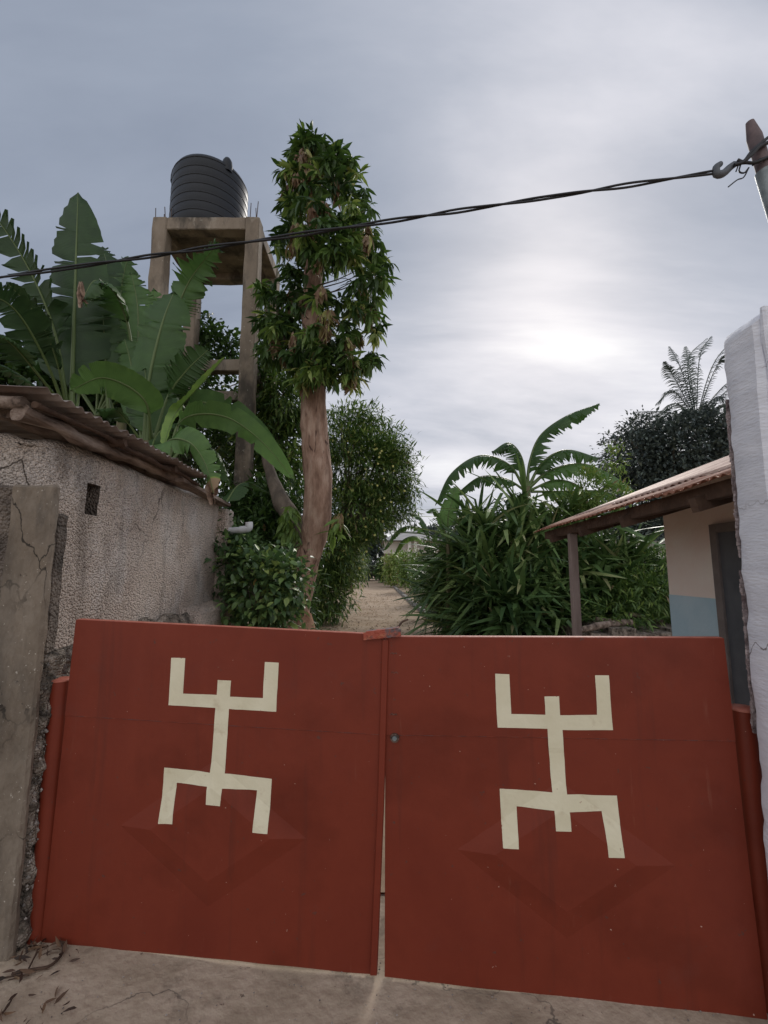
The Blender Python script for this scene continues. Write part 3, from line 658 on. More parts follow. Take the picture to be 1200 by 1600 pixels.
for k in range(3):
    z = ea.z + (eb.z - ea.z) * k / 3 + .004 * (k % 2)
    corr('roof_sheet', (-1.56 + .02 * (k - 1), yy[k] - (.05 if k else 0), z + .004 * k), (-1, 0, .03 + .015 * k), (0, 1, (eb.z - ea.z) / (eb.y - ea.y)), 1.9, yy[k + 1] - yy[k] + .05, M['tin'], sh, seed=k, amp=.010)
def log(name, a, b, r, m, parent, n=16):
    p = [Vector(a).lerp(Vector(b), i / 14) + Vector((.012 * noise.noise(Vector((i * .4, r * 50, 0))), 0, .018 * noise.noise(Vector((i * .4, 5, r * 60))))) for i in range(15)]
    mb = MB(); mb.tube(p, [r * (1 + .12 * noise.noise(Vector((i * .9, r * 90, 3)))) for i in range(15)], 14, jit=.75, jfreq=20); return mb.build(name, m, parent)
log('log', (-1.72, 1.98, 2.355), (-1.74, 3.75, 2.37), .042, M['wood'], sh)
log('log', (-1.86, 2.05, 2.375), (-1.9, 4.4, 2.36), .038, M['wood'], sh)
log('log', (-1.66, 1.99, 2.40), (-1.64, 3.78, 2.365), .018, M['darkwood'], sh)
log('log', (-2.5, 2.01, 2.40), (-1.70, 1.99, 2.405), .028, M['wood'], sh)
log('log', (-2.5, 2.10, 2.375), (-1.78, 2.10, 2.385), .036, M['wood'], sh)
log('log', (-2.6, 2.62, 2.40), (-1.60, 2.62, 2.395), .024, M['darkwood'], sh)
log('log', (-2.6, 3.3, 2.39), (-1.60, 3.3, 2.385), .026, M['darkwood'], sh)
mb = MB(); mb.beam((-1.7, 3.5, 2.34), (-1.75, 4.75, 2.31), .12, .03); mb.build('plank', M['wood'], sh)
# grey drain pipe with elbow at the far end of the wall
a_ = at(338, 830, 4.8); b_ = at(378, 828, 4.72); c_ = at(389, 826, 4.71); d_ = at(389, 816, 4.71)
dp = thing('drain_pipe', 'pale grey plastic drain pipe with an upturned elbow poking out of the shed wall end', 'pipe', a_)
mb = MB(); mb.tube([a_, b_, c_ + Vector((-.02, 0, 0))], .034, 16); mb.build('pipe', M['pvc'], dp)
mb = MB(); mb.tube(spline([b_ + Vector((-.02, 0, 0)), b_.lerp(c_, .6), c_ + Vector((0, 0, .01)), d_], 10), [.040] * 10, 16); mb.build('elbow', M['pvc'], dp)
# broken low wall
lw = thing('broken_wall', 'low broken wall stub with crumbling rounded top below the drain pipe', 'wall', (-1.6, 4.3, 0))
p0 = at(318, 948, 4.2); p1 = at(352, 940, 4.75)
rough_box('masonry', (p0.x - .16, 3.9, -.02), (p0.x + .09, 4.75, p0.z + .01), M['stucco'], lw, .04, .05, 5, seed=8, edge=.05)
rough_box('masonry', (-1.80, 3.2, -.02), (-1.66, 3.86, at(250, 966, 3.6).z + .01), M['rubble'], lw, .035, .05, 6, seed=9, edge=.04)

# ================================================================== WHITE PILLAR (right)
wp = thing('white_pillar', 'whitewashed masonry pillar with chipped edge at the right of the gate', 'pillar', (1.6, 1.65, 0))
far = at(1131, 535, 1.735); nr_ = at(1185, 520, 1.735)
PXR = far.x - .022
def chip(co):
    # ragged far-left vertical edge and rounded shoulder
    z = co.z; f = max(0, 1 - abs(co.y - 1.735) / .05) * max(0, 1 - abs(co.x - PXR) / .06)
    co.x += f * (.012 + .022 * max(0, noise.noise(Vector((3, 1, z * 5)))) + .01 * noise.noise(Vector((3, 1, z * 19))))
    co.x += .055 * (z - 2.5) / 2.5
    s = max(0, 1 - (co.x - PXR) / .14); co.z -= .06 * s * s * (z > 2.3)
    return co
rough_box('shaft', (PXR - .0, 1.555, -.02), (PXR + .55, 1.74, far.z + .06), M['whitewash'], wp, .03, .007, 4, sweep=chip, edge=.018, seed=11)
rough_box('front_coat', (PXR + .02, 1.535, -.02), (PXR + .56, 1.557, far.z + .045), M['whitewash'], wp, .035, .008, 5, seed=12, edge=.006)
mb = MB(); 
for k in range(90):
    z = 1.0 + k * .0165; x = PXR + .020 + .055 * (z - 2.5) / 2.5 + .006 * noise.noise(Vector((z * 14, 0, 2)))
    if noise.noise(Vector((z * 2.2, 7, 0))) > -.15: mb.box((x - .004, 1.741, z), (x + .03, 1.746 + .005 * random.random(), z + .0165), jit=.002)
mb.build('chipped_edge', M['chipped'], wp)

# ================================================================== RIGHT SHED
rs = thing('veranda_shed', 'small pink and blue shed with rusty corrugated veranda roof right of the gate', 'shed', (2.8, 2.8, 0))
SX = 2.30; EX = 1.48; sb = on_x(1042, 880, SX).y; e0 = on_x(1140, 741, EX); e1 = on_x(836, 832, EX)
dz = on_x(1080, 932, SX).z
slope = .385
def rz(x): return (e0.z + e1.z) / 2 - .03 + slope * (x - EX)
mb = MB(); mb.box((SX, 1.0, dz), (SX + .15, sb, rz(SX)))
xa, xb, ya, yb = SX + .15, 3.9, sb - .15, sb
mb.add([(xa, ya, dz), (xb, ya, dz), (xb, yb, dz), (xa, yb, dz), (xa, ya, rz(xa)), (xb, ya, rz(xb)), (xb, yb, rz(xb)), (xa, yb, rz(xa))], [(0, 3, 2, 1), (4, 5, 6, 7), (0, 1, 5, 4), (1, 2, 6, 5), (2, 3, 7, 6), (3, 0, 4, 7)])
mb.build('upper_wall', M['shedpink'], rs)
mb = MB(); mb.box((SX - .003, 1.0, 0), (SX + .15, sb + .003, dz)); mb.box((SX + .15, sb - .15, 0), (4.3, sb + .003, dz)); mb.build('dado', M['shedblue'], rs)
dn = on_x(1121, 900, SX).y; dh = on_x(1121, 819, SX).z
mb = MB(); mb.box((SX - .03, dn - .06, 0), (SX - .004, dn, dh)); mb.box((SX - .03, dn - .9, dh - .06), (SX - .004, dn - .06, dh)); mb.box((SX - .03, dn - .9, 0), (SX - .004, dn - .84, dh - .06)); df = mb.build('door_frame', M['doorframe'], rs, bevel=.003)
mb = MB(); mb.box((SX - .012, dn - .84, 0.02), (SX - .004, dn - .06, dh - .06)); mb.build('door', M['doorleaf'], rs)
# roof
zE = (e0.z + e1.z) / 2; yE0 = 1.72; yE1 = e1.y; dzdy = (e1.z - e0.z) / (e1.y - e0.y)
al = Vector((1, 0, slope)).normalized()
for k in range(4):
    ya = yE0 + (yE1 - yE0) * k / 4; yb = yE0 + (yE1 - yE0) * (k + 1) / 4 + .05
    zc = e1.z + dzdy * (ya - e1.y)
    corr('roof_sheet', (EX, ya, zc + .003 * (k % 2)), al, (0, 1, dzdy), .36, yb - ya, M['tinrust'], rs, seed=20 + k, na=3, amp=.0065, pitch=.062)
    corr('roof_sheet', Vector((EX, ya, zc + .006 + .003 * (k % 2))) + al * .30, al, (0, 1, dzdy), 2.6, yb - ya, M['tintop'], rs, seed=30 + k, amp=.0065, pitch=.062)
def ez(y): return e1.z + dzdy * (y - e1.y)
mb = MB(); mb.beam((EX + .10, 1.7, ez(1.7) - .035), (EX + .10, yE1 - .05, ez(yE1) - .035), .05, .07); mb.build('purlin', M['darkwood'], rs)
mb = MB(); mb.beam((EX + .45, 1.7, ez(1.7) + .06), (EX + .45, yE1 - .35, ez(yE1) + .06), .05, .09); mb.build('purlin', M['darkwood'], rs)
for y in (2.1, 2.75, 3.35, 3.95):
    mb = MB(); mb.beam((EX + .03, y, ez(y) - .09), (SX + .1, y, ez(y) - .09 + .8 * slope * .85), .05, .07); mb.build('rafter', M['darkwood'], rs)
pp = on_x(893, 850, EX + .10)
mb = MB(); mb.beam((EX + .10, pp.y, 0), (EX + .11, pp.y, ez(pp.y) - .07), .062, .06, up=(0, 1, 0)); mb.build('post', M['postwood'], rs, bevel=.006)

# ================================================================== WATER TOWER AND TANK
TY0 = 7.6; TY1 = 9.3
def zt(v): return at(380, v, TY0).z
TX0 = at(234, 400, TY0).x; TX1 = at(403, 400, TY0).x; TZ = at(380, 338, TY0).z; lw_ = .27
wt = thing('water_tower', 'tall brown concrete frame tower carrying a black tank behind banana plants', 'tower', ((TX0 + TX1) / 2, 8.4, 0))
for x in (TX0, TX1 - lw_):
    for y in (TY0, TY1 - lw_):
        rough_box('column', (x, y, -.05), (x + lw_, y + lw_, TZ), M['tower'], wt, .25, .015, 2.5, edge=.02, seed=int(x * 3 + y))
bh = .26
for y in (TY0, TY1 - lw_ + .03): rough_box('beam', (TX0 + lw_ + .002, y + .01, TZ - bh), (TX1 - lw_ - .002, y + lw_ - .03, TZ - .003), M['tower'], wt, .2, .012, 3, seed=int(y))
for x in (TX0, TX1 - lw_): rough_box('beam', (x + .02, TY0 + lw_ + .002, TZ - bh), (x + lw_ - .02, TY1 - lw_ - .002, TZ - .003), M['tower'], wt, .2, .012, 3, seed=int(x * 5))
rough_box('slab', (TX0 + lw_ - .05, TY0 + lw_ - .05, TZ - .12), (TX1 - lw_ + .05, TY1 - lw_ + .05, TZ - .01), M['tower'], wt, .3, .008, 2, seed=31)
zb = at(380, 560, TY0).z; zb2 = at(380, 605, TY1).z
for y, zq in ((TY0 + .03, zb), (TY1 - lw_ + .03, zb)): rough_box('beam', (TX0 + lw_ + .002, y, zq - .22), (TX1 - lw_ - .002, y + .2, zq), M['tower'], wt, .2, .012, 3, seed=int(y * 3))
for x in (TX0 + .03, TX1 - lw_ + .03): rough_box('beam', (x, TY0 + lw_ + .002, zb - .22), (x + .2, TY1 - lw_ - .002, zb), M['tower'], wt, .2, .012, 3, seed=int(x * 7))
for x, y in ((TX0 + .03, TY0 + .05), (TX0 + .12, TY0 + .2), (TX0 + .22, TY0 + .05), (TX0 + .25, TY0 + .22), (TX1 - .07, TY0 + .05), (TX1 - .12, TY0 + .22), (TX1 - .05, TY1 - .1), (TX1 - .2, TY0 + .06)):
    mb = MB(); h = random.uniform(.2, .42); mb.tube([(x, y, TZ - .02), (x + random.uniform(-.03, .03), y, TZ + h)], .008, 5); mb.build('rebar', M['rebar'], wt)
tk_c = Vector((0, 0, 0)); tl = at(270, 325, 8.35); tr_ = at(382, 325, 8.35); tr0 = (tr_.x - tl.x) / 2 * 1.0
tcx, tcy = (tl.x + tr_.x) / 2, 8.42; R0 = min(tr0, .80); HT = 1.42
tk = thing('water_tank', 'black ribbed plastic water tank on top of the concrete tower', 'tank', (tcx, tcy, TZ))
prof = [(R0 * .96, .0), (R0 * .985, .04)]; z = .05
ribs = 7; step = (HT - .08) / ribs
for k in range(ribs):
    prof += [(R0, z + .02), (R0 * 1.0, z + step - .035), (R0 * .992, z + step - .02)]; z += step
prof += [(R0 * .99, HT - .02), (R0 * .95, HT + .05), (R0 * .6, HT + .13), (R0 * .3, HT + .17), (.001, HT + .18)]
mb = MB(); mb.lathe((tcx, tcy, TZ), prof, 56); mb.build('body', M['plastic'], tk)
for k in range(1, ribs + 1):
    mb = MB(); zg = TZ + .05 + step * k - .012
    mb.lathe((tcx, tcy, zg), [(R0 * .985, -.014), (R0 * 1.004, -.011), (R0 * 1.004, .011), (R0 * .985, .014)], 56); mb.build('rib_groove', M['groove'], tk)
for a in (200, 318, 80):
    x = tcx + (R0 - .08) * math.cos(R(a)); y = tcy + (R0 - .08) * math.sin(R(a)); mb = MB()
    mb.lathe((x, y, TZ + HT - .12), [(.11, 0), (.11, .14), (.095, .25), (.06, .32), (.001, .345)], 14); mb.build('lifting_lug', M['plastic'], tk)
mb = MB(); mb.lathe((tcx, tcy, TZ + HT + .13), [(.2, 0), (.2, .07), (.18, .09), (.001, .1)], 24); mb.build('lid', M['plastic'], tk)
pp_ = [(tcx + R0 + .04, tcy - .2, TZ), (tcx + R0 + .05, tcy - .2, TZ + .32), (tcx + R0 - .02, tcy - .15, TZ + .34)]
mb = MB(); mb.tube(spline(pp_, 8), .022, 8); mb.tube([(tcx + R0 + .05, tcy - .2, TZ + .2), (tcx + R0 + .2, tcy - .3, TZ)], .018, 6); mb.build('outlet_pipe', M['groove'], tk)

# ================================================================== POLE, CABLE
c0 = at(-60, 436, 3.3); c1 = at(1122, 268, 3.0)
mb = MB()
nC = 150; A_ = []; B_ = []
dC = (c1 - c0); L0 = c0 - dC * .6
for i in range(nC + 1):
    t = i / nC; p = L0.lerp(c1, t); p.z -= .035 * math.sin(math.pi * min(1, t * 1.0)); ph = t * 46 + 2.0 * noise.noise(Vector((t * 9, 0, 0)))
    op = .011 + .005 * noise.noise(Vector((t * 20, 4, 0)))
    o = Vector((0, math.cos(ph), math.sin(ph))) * op; A_.append(p + o); B_.append(p - o)
cb = thing('overhead_cable', 'twisted black overhead cable crossing the sky above the gate', 'cable', c0)
for q in (A_, B_): mb = MB(); mb.tube(q, .0085, 6); mb.build('conductor', M['cable'], cb)
cl = thing('cable_clamp', 'grey hooked tension clamp at the right end of the overhead cable', 'clamp', c1)
hk = [at(1126, 256, 3.0), at(1119, 262, 3.0), at(1120, 272, 3.0), at(1130, 271, 3.0), at(1140, 262, 3.0), at(1147, 257, 3.0)]
mb = MB(); mb.tube(spline(hk, 16), lerp_list([.020, .026, .028, .028, .026, .024], 16), 10); mb.build('hook', M['doorleaf'], cl)
pa = at(1194, 205, 3.0); pb_ = at(1222, 330, 3.0); dirp = (pb_ - pa).normalized(); base = pa + dirp * ((pa.z + .3) / -dirp.z)
base = Vector((pa.x + .9, 3.05, -.3))
pc = at(1193, 262, 3.0)
up = at(1200, 200, 3.0); lowp = at(1237, 320, 3.0); dd = (lowp - up)
pole = thing('utility_pole', 'grey steel service pole leaning in at the top right corner', 'pole', (up + dd * (up.z / -dd.z)))
mb = MB(); mb.tube([pc + dd * .05, pc + dd * ((pc.z + .2) / -dd.z)], .062, 20); mb.build('mast', M['steel'], pole)
mb = MB(); mb.tube([pc + dd * .05, pc - dd * .40, pc - dd * .60], [.050, .050, .028], 14); mb.build('top_cap', mat('faded_cap', [(.10, .075, .08), (.18, .13, .13)], 9, 5, .7, .2, 30), pole)
wr = thing('wire_tails', 'loose wire ends twisted round the top of the service pole', 'wire', pc)
for pts_, r in (([(1147, 258), (1160, 254), (1172, 244), (1186, 230), (1202, 222)], .014), ([(1150, 256), (1165, 254), (1180, 254), (1205, 243)], .012), ([(1152, 250), (1162, 252), (1175, 236), (1200, 215)], .012),
                ([(1157, 258), (1155, 268), (1163, 270), (1170, 262)], .006), ([(1170, 262), (1162, 277), (1152, 281), (1138, 292)], .005), ([(1153, 260), (1150, 268)], .005), ([(1176, 258), (1190, 248), (1204, 250)], .008)):
    mb = MB(); mb.tube(spline([at(u, v, 2.97 - .01 * i) for i, (u, v) in enumerate(pts_)], 12), r, 6); mb.build('wire', M['cable'], wr)

# ================================================================== BANANA PLANTS
def banana_leaf(parent, ctrl, W, tears=6, droop=(25, 45), side=None, tint=.35, pet=.18, gap=.25, sweep=.25, n=44, dtip=None, name='leaf'):
    rib = spline(ctrl, n); L = sum((rib[i + 1] - rib[i]).length for i in range(n - 1))
    mb = MB(); attr_t = []; attr_v = []
    def frame(f):
        x = f * (n - 1); k = min(int(x), n - 2); p = rib[k].lerp(rib[k + 1], x - k); t = (rib[min(k + 2, n - 1)] - rib[max(k - 1, 0)]).normalized()
        if side is not None: s = Vector(side)
        else: s = t.cross(Vector((0, 0, 1)))
        s = (s - t * s.dot(t)); s = s.normalized() if s.length > 1e-4 else Vector((1, 0, 0)); return p, t, s, s.cross(t)
    def wid(t): 
        a = min(1, t / .16); return W * (1 - (1 - a) ** 2) ** .6 * max(0, 1 - max(0, (t - .2) / .8) ** 2.6) ** .6
    for sg in (-1, 1):
        cuts = sorted([0, 1] + [random.uniform(.06, .97) for _ in range(tears)])
        for a, b in zip(cuts[:-1], cuts[1:]):
            if b - a < .008: continue
            ns = max(2, int((b - a) * 30) + 1); dr = R(random.uniform(*droop)); g = min(.012 + gap * .02, (b - a) * .3) if tears > 1 else 0
            st = []; shr = random.uniform(.86, 1.03)
            for i in range(ns + 1):
                t = a + (b - a) * i / ns; f = pet + (1 - pet) * t; p, T, S, U = frame(min(f, 1)); w_ = wid(t) * (shr if 0.05 < t < .95 else 1)
                # U points up-ish or down; make it the upper side
                if U.z < (0 if side is None else -.3): U = -U
                d1 = (S * sg * math.cos(dr * .45) - U * math.sin(dr * .45)); d2 = (S * sg * math.cos(dr * 1.25) - U * math.sin(dr * 1.25))
                pull = (0.5 - i / ns) * 2 * g * L
                pm = p + d1 * w_ * .5 + T * sweep * w_ * .45 + U * (min(.006, W * .022) * ((i % 2) * 2 - 1))
                po = pm + d2 * w_ * .5 + T * (sweep * w_ * .55 + pull) + U * (min(.008, W * .03) * ((i % 2) * 2 - 1))
                st.append((p, pm, po, t))
            vs = [q for s_ in st for q in s_[:3]]; fs = []
            for i in range(ns):
                for c in (0, 1): q = i * 3 + c; fs.append((q, q + 3, q + 4, q + 1) if sg > 0 else (q, q + 1, q + 4, q + 3))
            mb.add(vs, fs, 0, True)
            for s_ in st:
                tt = tint + random.uniform(-.02, .02) + (0 if dtip is None or s_[3] < dtip else .7)
                for c in range(3): attr_t.append(min(1, tt + (.10 if c == 2 and random.random() < .25 else 0))); attr_v.append(s_[3] * L)
    nb = len(mb.v); mb.tube([p - Vector((0, 0, .004)) for p in rib], lerp_list([W * .10, W * .065, W * .05, W * .03, .003], n), 6, mi=1, cap=False)
    o = mb.build(name, [M['banana'], M['rib']], parent); me = o.data
    t_ = np.full(len(mb.v), .5, np.float32); v_ = np.zeros(len(mb.v), np.float32); t_[:nb] = attr_t[:nb]; v_[:nb] = attr_v[:nb]
    a = me.attributes.new('tint', 'FLOAT', 'POINT'); a.data.foreach_set('value', t_); a = me.attributes.new('vein', 'FLOAT', 'POINT'); a.data.foreach_set('value', v_)
    return o
def P3(l, Y): return [at(u, v, Y + (d[0] if d else 0)) for (u, v, *d) in l]
def banana(label, base_uvY, leaves_, group, stem_r=.11, wob=0):
    u, v, Y = base_uvY; c = at(u, v, Y); g = thing('banana_plant', label, 'banana plant', (c.x, Y, 0), group)
    mb = MB(); mb.tube(spline([(c.x + wob, Y, -.03), (c.x + wob * .4, Y, c.z * .5), c], 12), lerp_list([stem_r * 1.2, stem_r, stem_r * .6], 12), 14, jit=.15); mb.build('stem', M['stem'], g)
    for l in leaves_:
        pts, W, kw = l; banana_leaf(g, P3(pts, Y), W, **kw)
    return g
GL = 'banana plants behind the plastered shed'
F_ = (1, .12, 0)
# plant 1 - tall clump above the shed roof
banana('banana plant with the tallest upright leaf, leftmost above the shed roof', (108, 640, 5.0), [
    ([(112, 640), (114, 560, .0), (118, 430), (122, 300)], .42, dict(side=(1, .15, 0), tears=10, droop=(4, 30), tint=.04, pet=.14, sweep=.3)),  # low tint paints in the dark backlit side of this leaf
    ([(106, 640), (86, 520, -.2), (40, 410, -.4), (-40, 290, -.6)], .26, dict(side=(.8, -.3, .5), tears=30, droop=(10, 35), tint=.05, pet=.3, gap=.8)),
    ([(104, 640), (88, 560, -.3), (55, 490, -.5), (10, 440, -.7)], .22, dict(side=(.8, -.3, .5), tears=13, droop=(20, 50), tint=.04, pet=.25)),
    ([(102, 640), (70, 560, -.4), (20, 480, -.8), (-50, 450, -1.1)], .24, dict(side=(.5, -.3, .8), tears=13, droop=(10, 40), tint=.04, pet=.35)),
    ([(106, 645), (60, 585, -.5), (10, 530, -.9), (-60, 505, -1.2)], .22, dict(tears=13, droop=(15, 40), tint=.08, pet=.4)),
    ([(98, 640), (50, 600, -.2), (10, 575, -.3), (-40, 570, -.5)], .20, dict(tears=13, droop=(15, 40), tint=.08, pet=.2)),
    ([(120, 640), (130, 560, .3), (165, 430, .5), (160, 385, .6)], .22, dict(side=(1, .2, 0), tears=11, droop=(10, 30), tint=.08, pet=.3)),
], GL, .10)
# plant 2
banana('banana plant with a drooping pleated leaf ending in a brown withered tip', (190, 660, 5.2), [
    ([(200, 640), (205, 540), (185, 465, -.2), (150, 438, -.4), (128, 470, -.5)], .30, dict(tears=10, droop=(35, 60), tint=.28, pet=.35, gap=.3)),
    ([(170, 650), (166, 590), (163, 530), (160, 480)], .30, dict(side=(1, .1, 0), tears=4, droop=(5, 30), tint=.14, pet=.18)),
    ([(205, 655), (215, 560, .2), (215, 480, .3), (205, 425, .3)], .26, dict(side=(1, .4, 0), tears=11, droop=(5, 25), tint=.35, pet=.3)),
    ([(195, 650), (185, 540, .4), (190, 450, .6), (200, 400, .6)], .24, dict(side=(1, .2, 0), tears=11, droop=(5, 35), tint=.30, pet=.35)),
    ([(210, 655), (225, 560, .4), (218, 500, .5), (190, 480, .5)], .22, dict(tears=11, droop=(20, 50), tint=.12, pet=.3)),
    ([(180, 650), (150, 560, .5), (140, 500, .6), (145, 440, .7)], .22, dict(side=(1, .2, 0), tears=11, droop=(5, 35), tint=.45, pet=.3)),
], GL, .09)
# plant 3 - big one on the right
banana('banana plant with long torn leaf reaching up in front of the water tower', (232, 690, 4.7), [
    ([(226, 690), (232, 600), (252, 510), (272, 455, .1)], .33, dict(side=(1, .1, .35), tears=4, droop=(8, 34), tint=.26, pet=.25)),
    ([(236, 690), (255, 560, .3), (290, 450, .2), (342, 378, .0)], .24, dict(side=(.8, -.1, .6), tears=14, droop=(5, 30), tint=.34, pet=.5, gap=.5)),
    ([(236, 690), (226, 625, -.3), (165, 590, -.5), (108, 610, -.6)], .21, dict(side=(.25, -.55, .8), tears=3, droop=(-6, 16), tint=.50, pet=.2, sweep=.1)),
    ([(222, 690), (215, 630, .2), (205, 570, .3), (195, 530, .3)], .26, dict(side=(1, .1, 0), tears=9, droop=(8, 34), tint=.22, pet=.2)),
    ([(240, 690), (262, 620), (290, 580), (326, 545)], .24, dict(side=(.5, -.2, 1), tears=18, droop=(5, 35), tint=.20, pet=.3)),
    ([(230, 692), (232, 650), (230, 610), (226, 575)], .30, dict(side=(1, .2, 0), tears=4, droop=(8, 34), tint=.18, pet=.1)),
    ([(228, 700), (200, 660, -.2), (180, 640, -.3), (150, 640, -.4)], .18, dict(tears=4, droop=(10, 35), tint=.25, pet=.3)),
], GL, .10)
banana('banana plant with two long glossy leaves arching right past the tower leg', (262, 720, 4.2), [
    ([(250, 720), (272, 650, .2), (310, 605, .1), (352, 557, .0)], .085, dict(side=(.7, 0, .7), tears=0, droop=(-30, -20), tint=.66, pet=.1, sweep=.05)),
    ([(262, 720), (285, 655), (350, 650, .2), (410, 690, .3), (462, 752, .4)], .155, dict(side=(-.5, .25, -.8), tears=3, droop=(-5, 22), tint=.40, pet=.18, sweep=.1)),
    ([(262, 725), (290, 640, .5), (340, 632, .6), (400, 675, .7), (440, 722, .8)], .16, dict(side=(-.5, .25, -.8), tears=3, droop=(0, 22), tint=.28, pet=.2, sweep=.1)),
    ([(252, 735), (262, 690, -.4), (295, 690, -.5), (320, 722, -.5), (334, 770, -.5)], .15, dict(side=(-.8, .3, -.4), tears=4, droop=(8, 34), tint=.44, pet=.15, dtip=.86)),
    ([(262, 725), (300, 690, .3), (340, 710, .5), (360, 760, .6)], .17, dict(tears=9, droop=(20, 50), tint=.18, pet=.2)),
    ([(240, 725), (240, 690, .3), (262, 665, .4), (300, 660, .5)], .17, dict(tears=9, droop=(20, 50), tint=.15, pet=.2)),
    ([(350, 790, .6), (370, 760, .8), (390, 755, .9), (420, 770, 1.0)], .16, dict(tears=4, droop=(10, 40), tint=.16, pet=.05)),
], GL, .09)
banana('half-hidden banana plant with crossing dark leaves at the back of the clump', (150, 650, 6.3), [
    ([(152, 650), (120, 600), (80, 560, -.2), (40, 575, -.3)], .28, dict(tears=9, droop=(20, 50), tint=.22, pet=.25)),
    ([(152, 650), (190, 590), (235, 560, -.2), (262, 590, -.3)], .28, dict(tears=9, droop=(20, 50), tint=.36, pet=.25)),
    ([(152, 650), (150, 580), (128, 520), (110, 490)], .26, dict(side=(1, .2, .2), tears=7, droop=(10, 40), tint=.42, pet=.25)),
    ([(152, 650), (175, 570), (182, 500), (178, 405)], .27, dict(side=(1, .2, 0), tears=9, droop=(10, 40), tint=.34, pet=.25)),
    ([(152, 650), (200, 590), (236, 520), (240, 450)], .24, dict(side=(1, .2, .3), tears=9, droop=(10, 40), tint=.46, pet=.3)),
    ([(152, 650), (110, 590), (60, 530), (20, 520)], .26, dict(tears=9, droop=(20, 50), tint=.30, pet=.25)),
    ([(152, 650), (195, 620), (250, 600, -.3), (290, 640, -.5)], .26, dict(tears=7, droop=(20, 50), tint=.26, pet=.2)),
], GL, .09)
# withered brown leaf scraps
def dry_scrap(u, v, Y, h, wd, label):
    mb = MB(); g = thing('withered_leaf', label, 'dead leaf', at(u, v, Y), 'withered banana leaf tips')
    for k in range(7):
        a = at(u + random.uniform(-3, 3), v, Y); pts = [a, a + Vector((random.uniform(-wd, wd) * .6, 0, -h * .4)), a + Vector((random.uniform(-wd, wd), random.uniform(-.03, .03), -h * random.uniform(.6, 1)))]
        sp_ = spline(pts, 7); mbk = MB(); vs = []
        for i, p in enumerate(sp_):
            ww = .032 * math.sin(math.pi * (i + .6) / 7.5); an = k + i * .4; o = Vector((math.cos(an), math.sin(an) * .6, 0)) * ww; vs += [p - o, p + Vector((0, .012, .004)), p + o]
        fs = [(i * 3 + c, i * 3 + c + 1, i * 3 + c + 4, i * 3 + c + 3) for i in range(6) for c in (0, 1)]
        mbk.add(vs, fs, 0, True); mbk.build('strip', mdry, g)
mdry = mat('withered_leaf', [(.14, .09, .065), (.30, .205, .15), (.44, .33, .26)], 14, 6, .85, .4, 30)
dry_scrap(127, 440, 4.6, .36, .07, 'brown withered leaf tip hanging beside the tall upright banana leaf')
dry_scrap(331, 745, 3.75, .26, .06, 'brown withered leaf tip hanging over the end of the tin roof')

# right banana, spreading above the strap-leaved thicket
GR = 'banana plants across the path'
banana('tall ragged banana plant arching above the strap-leaved thicket on the right', (823, 760, 9.6), [
    ([(824, 762), (828, 720), (845, 680), (885, 650, -.2), (937, 630, -.3)], .42, dict(side=(.15, -.9, .3), tears=28, droop=(55, 85), tint=.22, pet=.12, gap=.6)),
    ([(826, 760), (848, 722), (885, 703), (938, 716)], .42, dict(tears=26, droop=(55, 85), tint=.24, pet=.14, gap=.7)),
    ([(826, 762), (860, 735), (910, 725), (960, 745), (1004, 778)], .46, dict(tears=22, droop=(40, 75), tint=.42, pet=.12, gap=.5)),
    ([(822, 762), (815, 715), (795, 692), (768, 706)], .40, dict(tears=20, droop=(55, 80), tint=.20, pet=.14, gap=.6)),
    ([(820, 764), (795, 726), (750, 712), (705, 740), (680, 790)], .40, dict(tears=26, droop=(45, 75), tint=.24, pet=.14, gap=.6)),
    ([(820, 766), (790, 748), (750, 745), (712, 772)], .34, dict(tears=20, droop=(45, 75), tint=.2, pet=.14)),
    ([(828, 766), (870, 750), (910, 765), (926, 815)], .38, dict(tears=24, droop=(50, 80), tint=.5, pet=.1, gap=.7, dtip=.8)),
    ([(830, 768), (880, 768), (950, 770), (985, 810)], .34, dict(tears=20, droop=(40, 70), tint=.35, pet=.1)),
], GR, .12)
banana('small banana plant with pale broad upright leaves left of the thicket', (700, 850, 9.0), [
    ([(702, 850), (700, 810), (706, 785), (712, 760)], .20, dict(side=(1, 0, 0), tears=3, droop=(0, 25), tint=.45, pet=.2)),
    ([(700, 850), (690, 815), (680, 795), (665, 800)], .18, dict(tears=5, droop=(20, 50), tint=.5, pet=.2)),
    ([(700, 850), (720, 815), (740, 800), (760, 815)], .18, dict(tears=5, droop=(20, 50), tint=.3, pet=.2)),
], GR, .06)
banana('young banana plant leaning over the path from the right, in front of the far house', (672, 885, 15.0), [
    ([(672, 885), (668, 840), (650, 822), (622, 828), (597, 862)], .34, dict(tears=10, droop=(30, 60), tint=.5, pet=.3)),
    ([(672, 885), (664, 850), (648, 838), (628, 845), (615, 868)], .30, dict(tears=8, droop=(35, 65), tint=.6, pet=.2)),
    ([(672, 885), (670, 835), (655, 806), (632, 800)], .26, dict(tears=6, droop=(20, 50), tint=.2, pet=.3)),
    ([(672, 885), (678, 840), (690, 820), (705, 825)], .26, dict(tears=6, droop=(20, 50), tint=.4, pet=.2)),
], GR, .08)

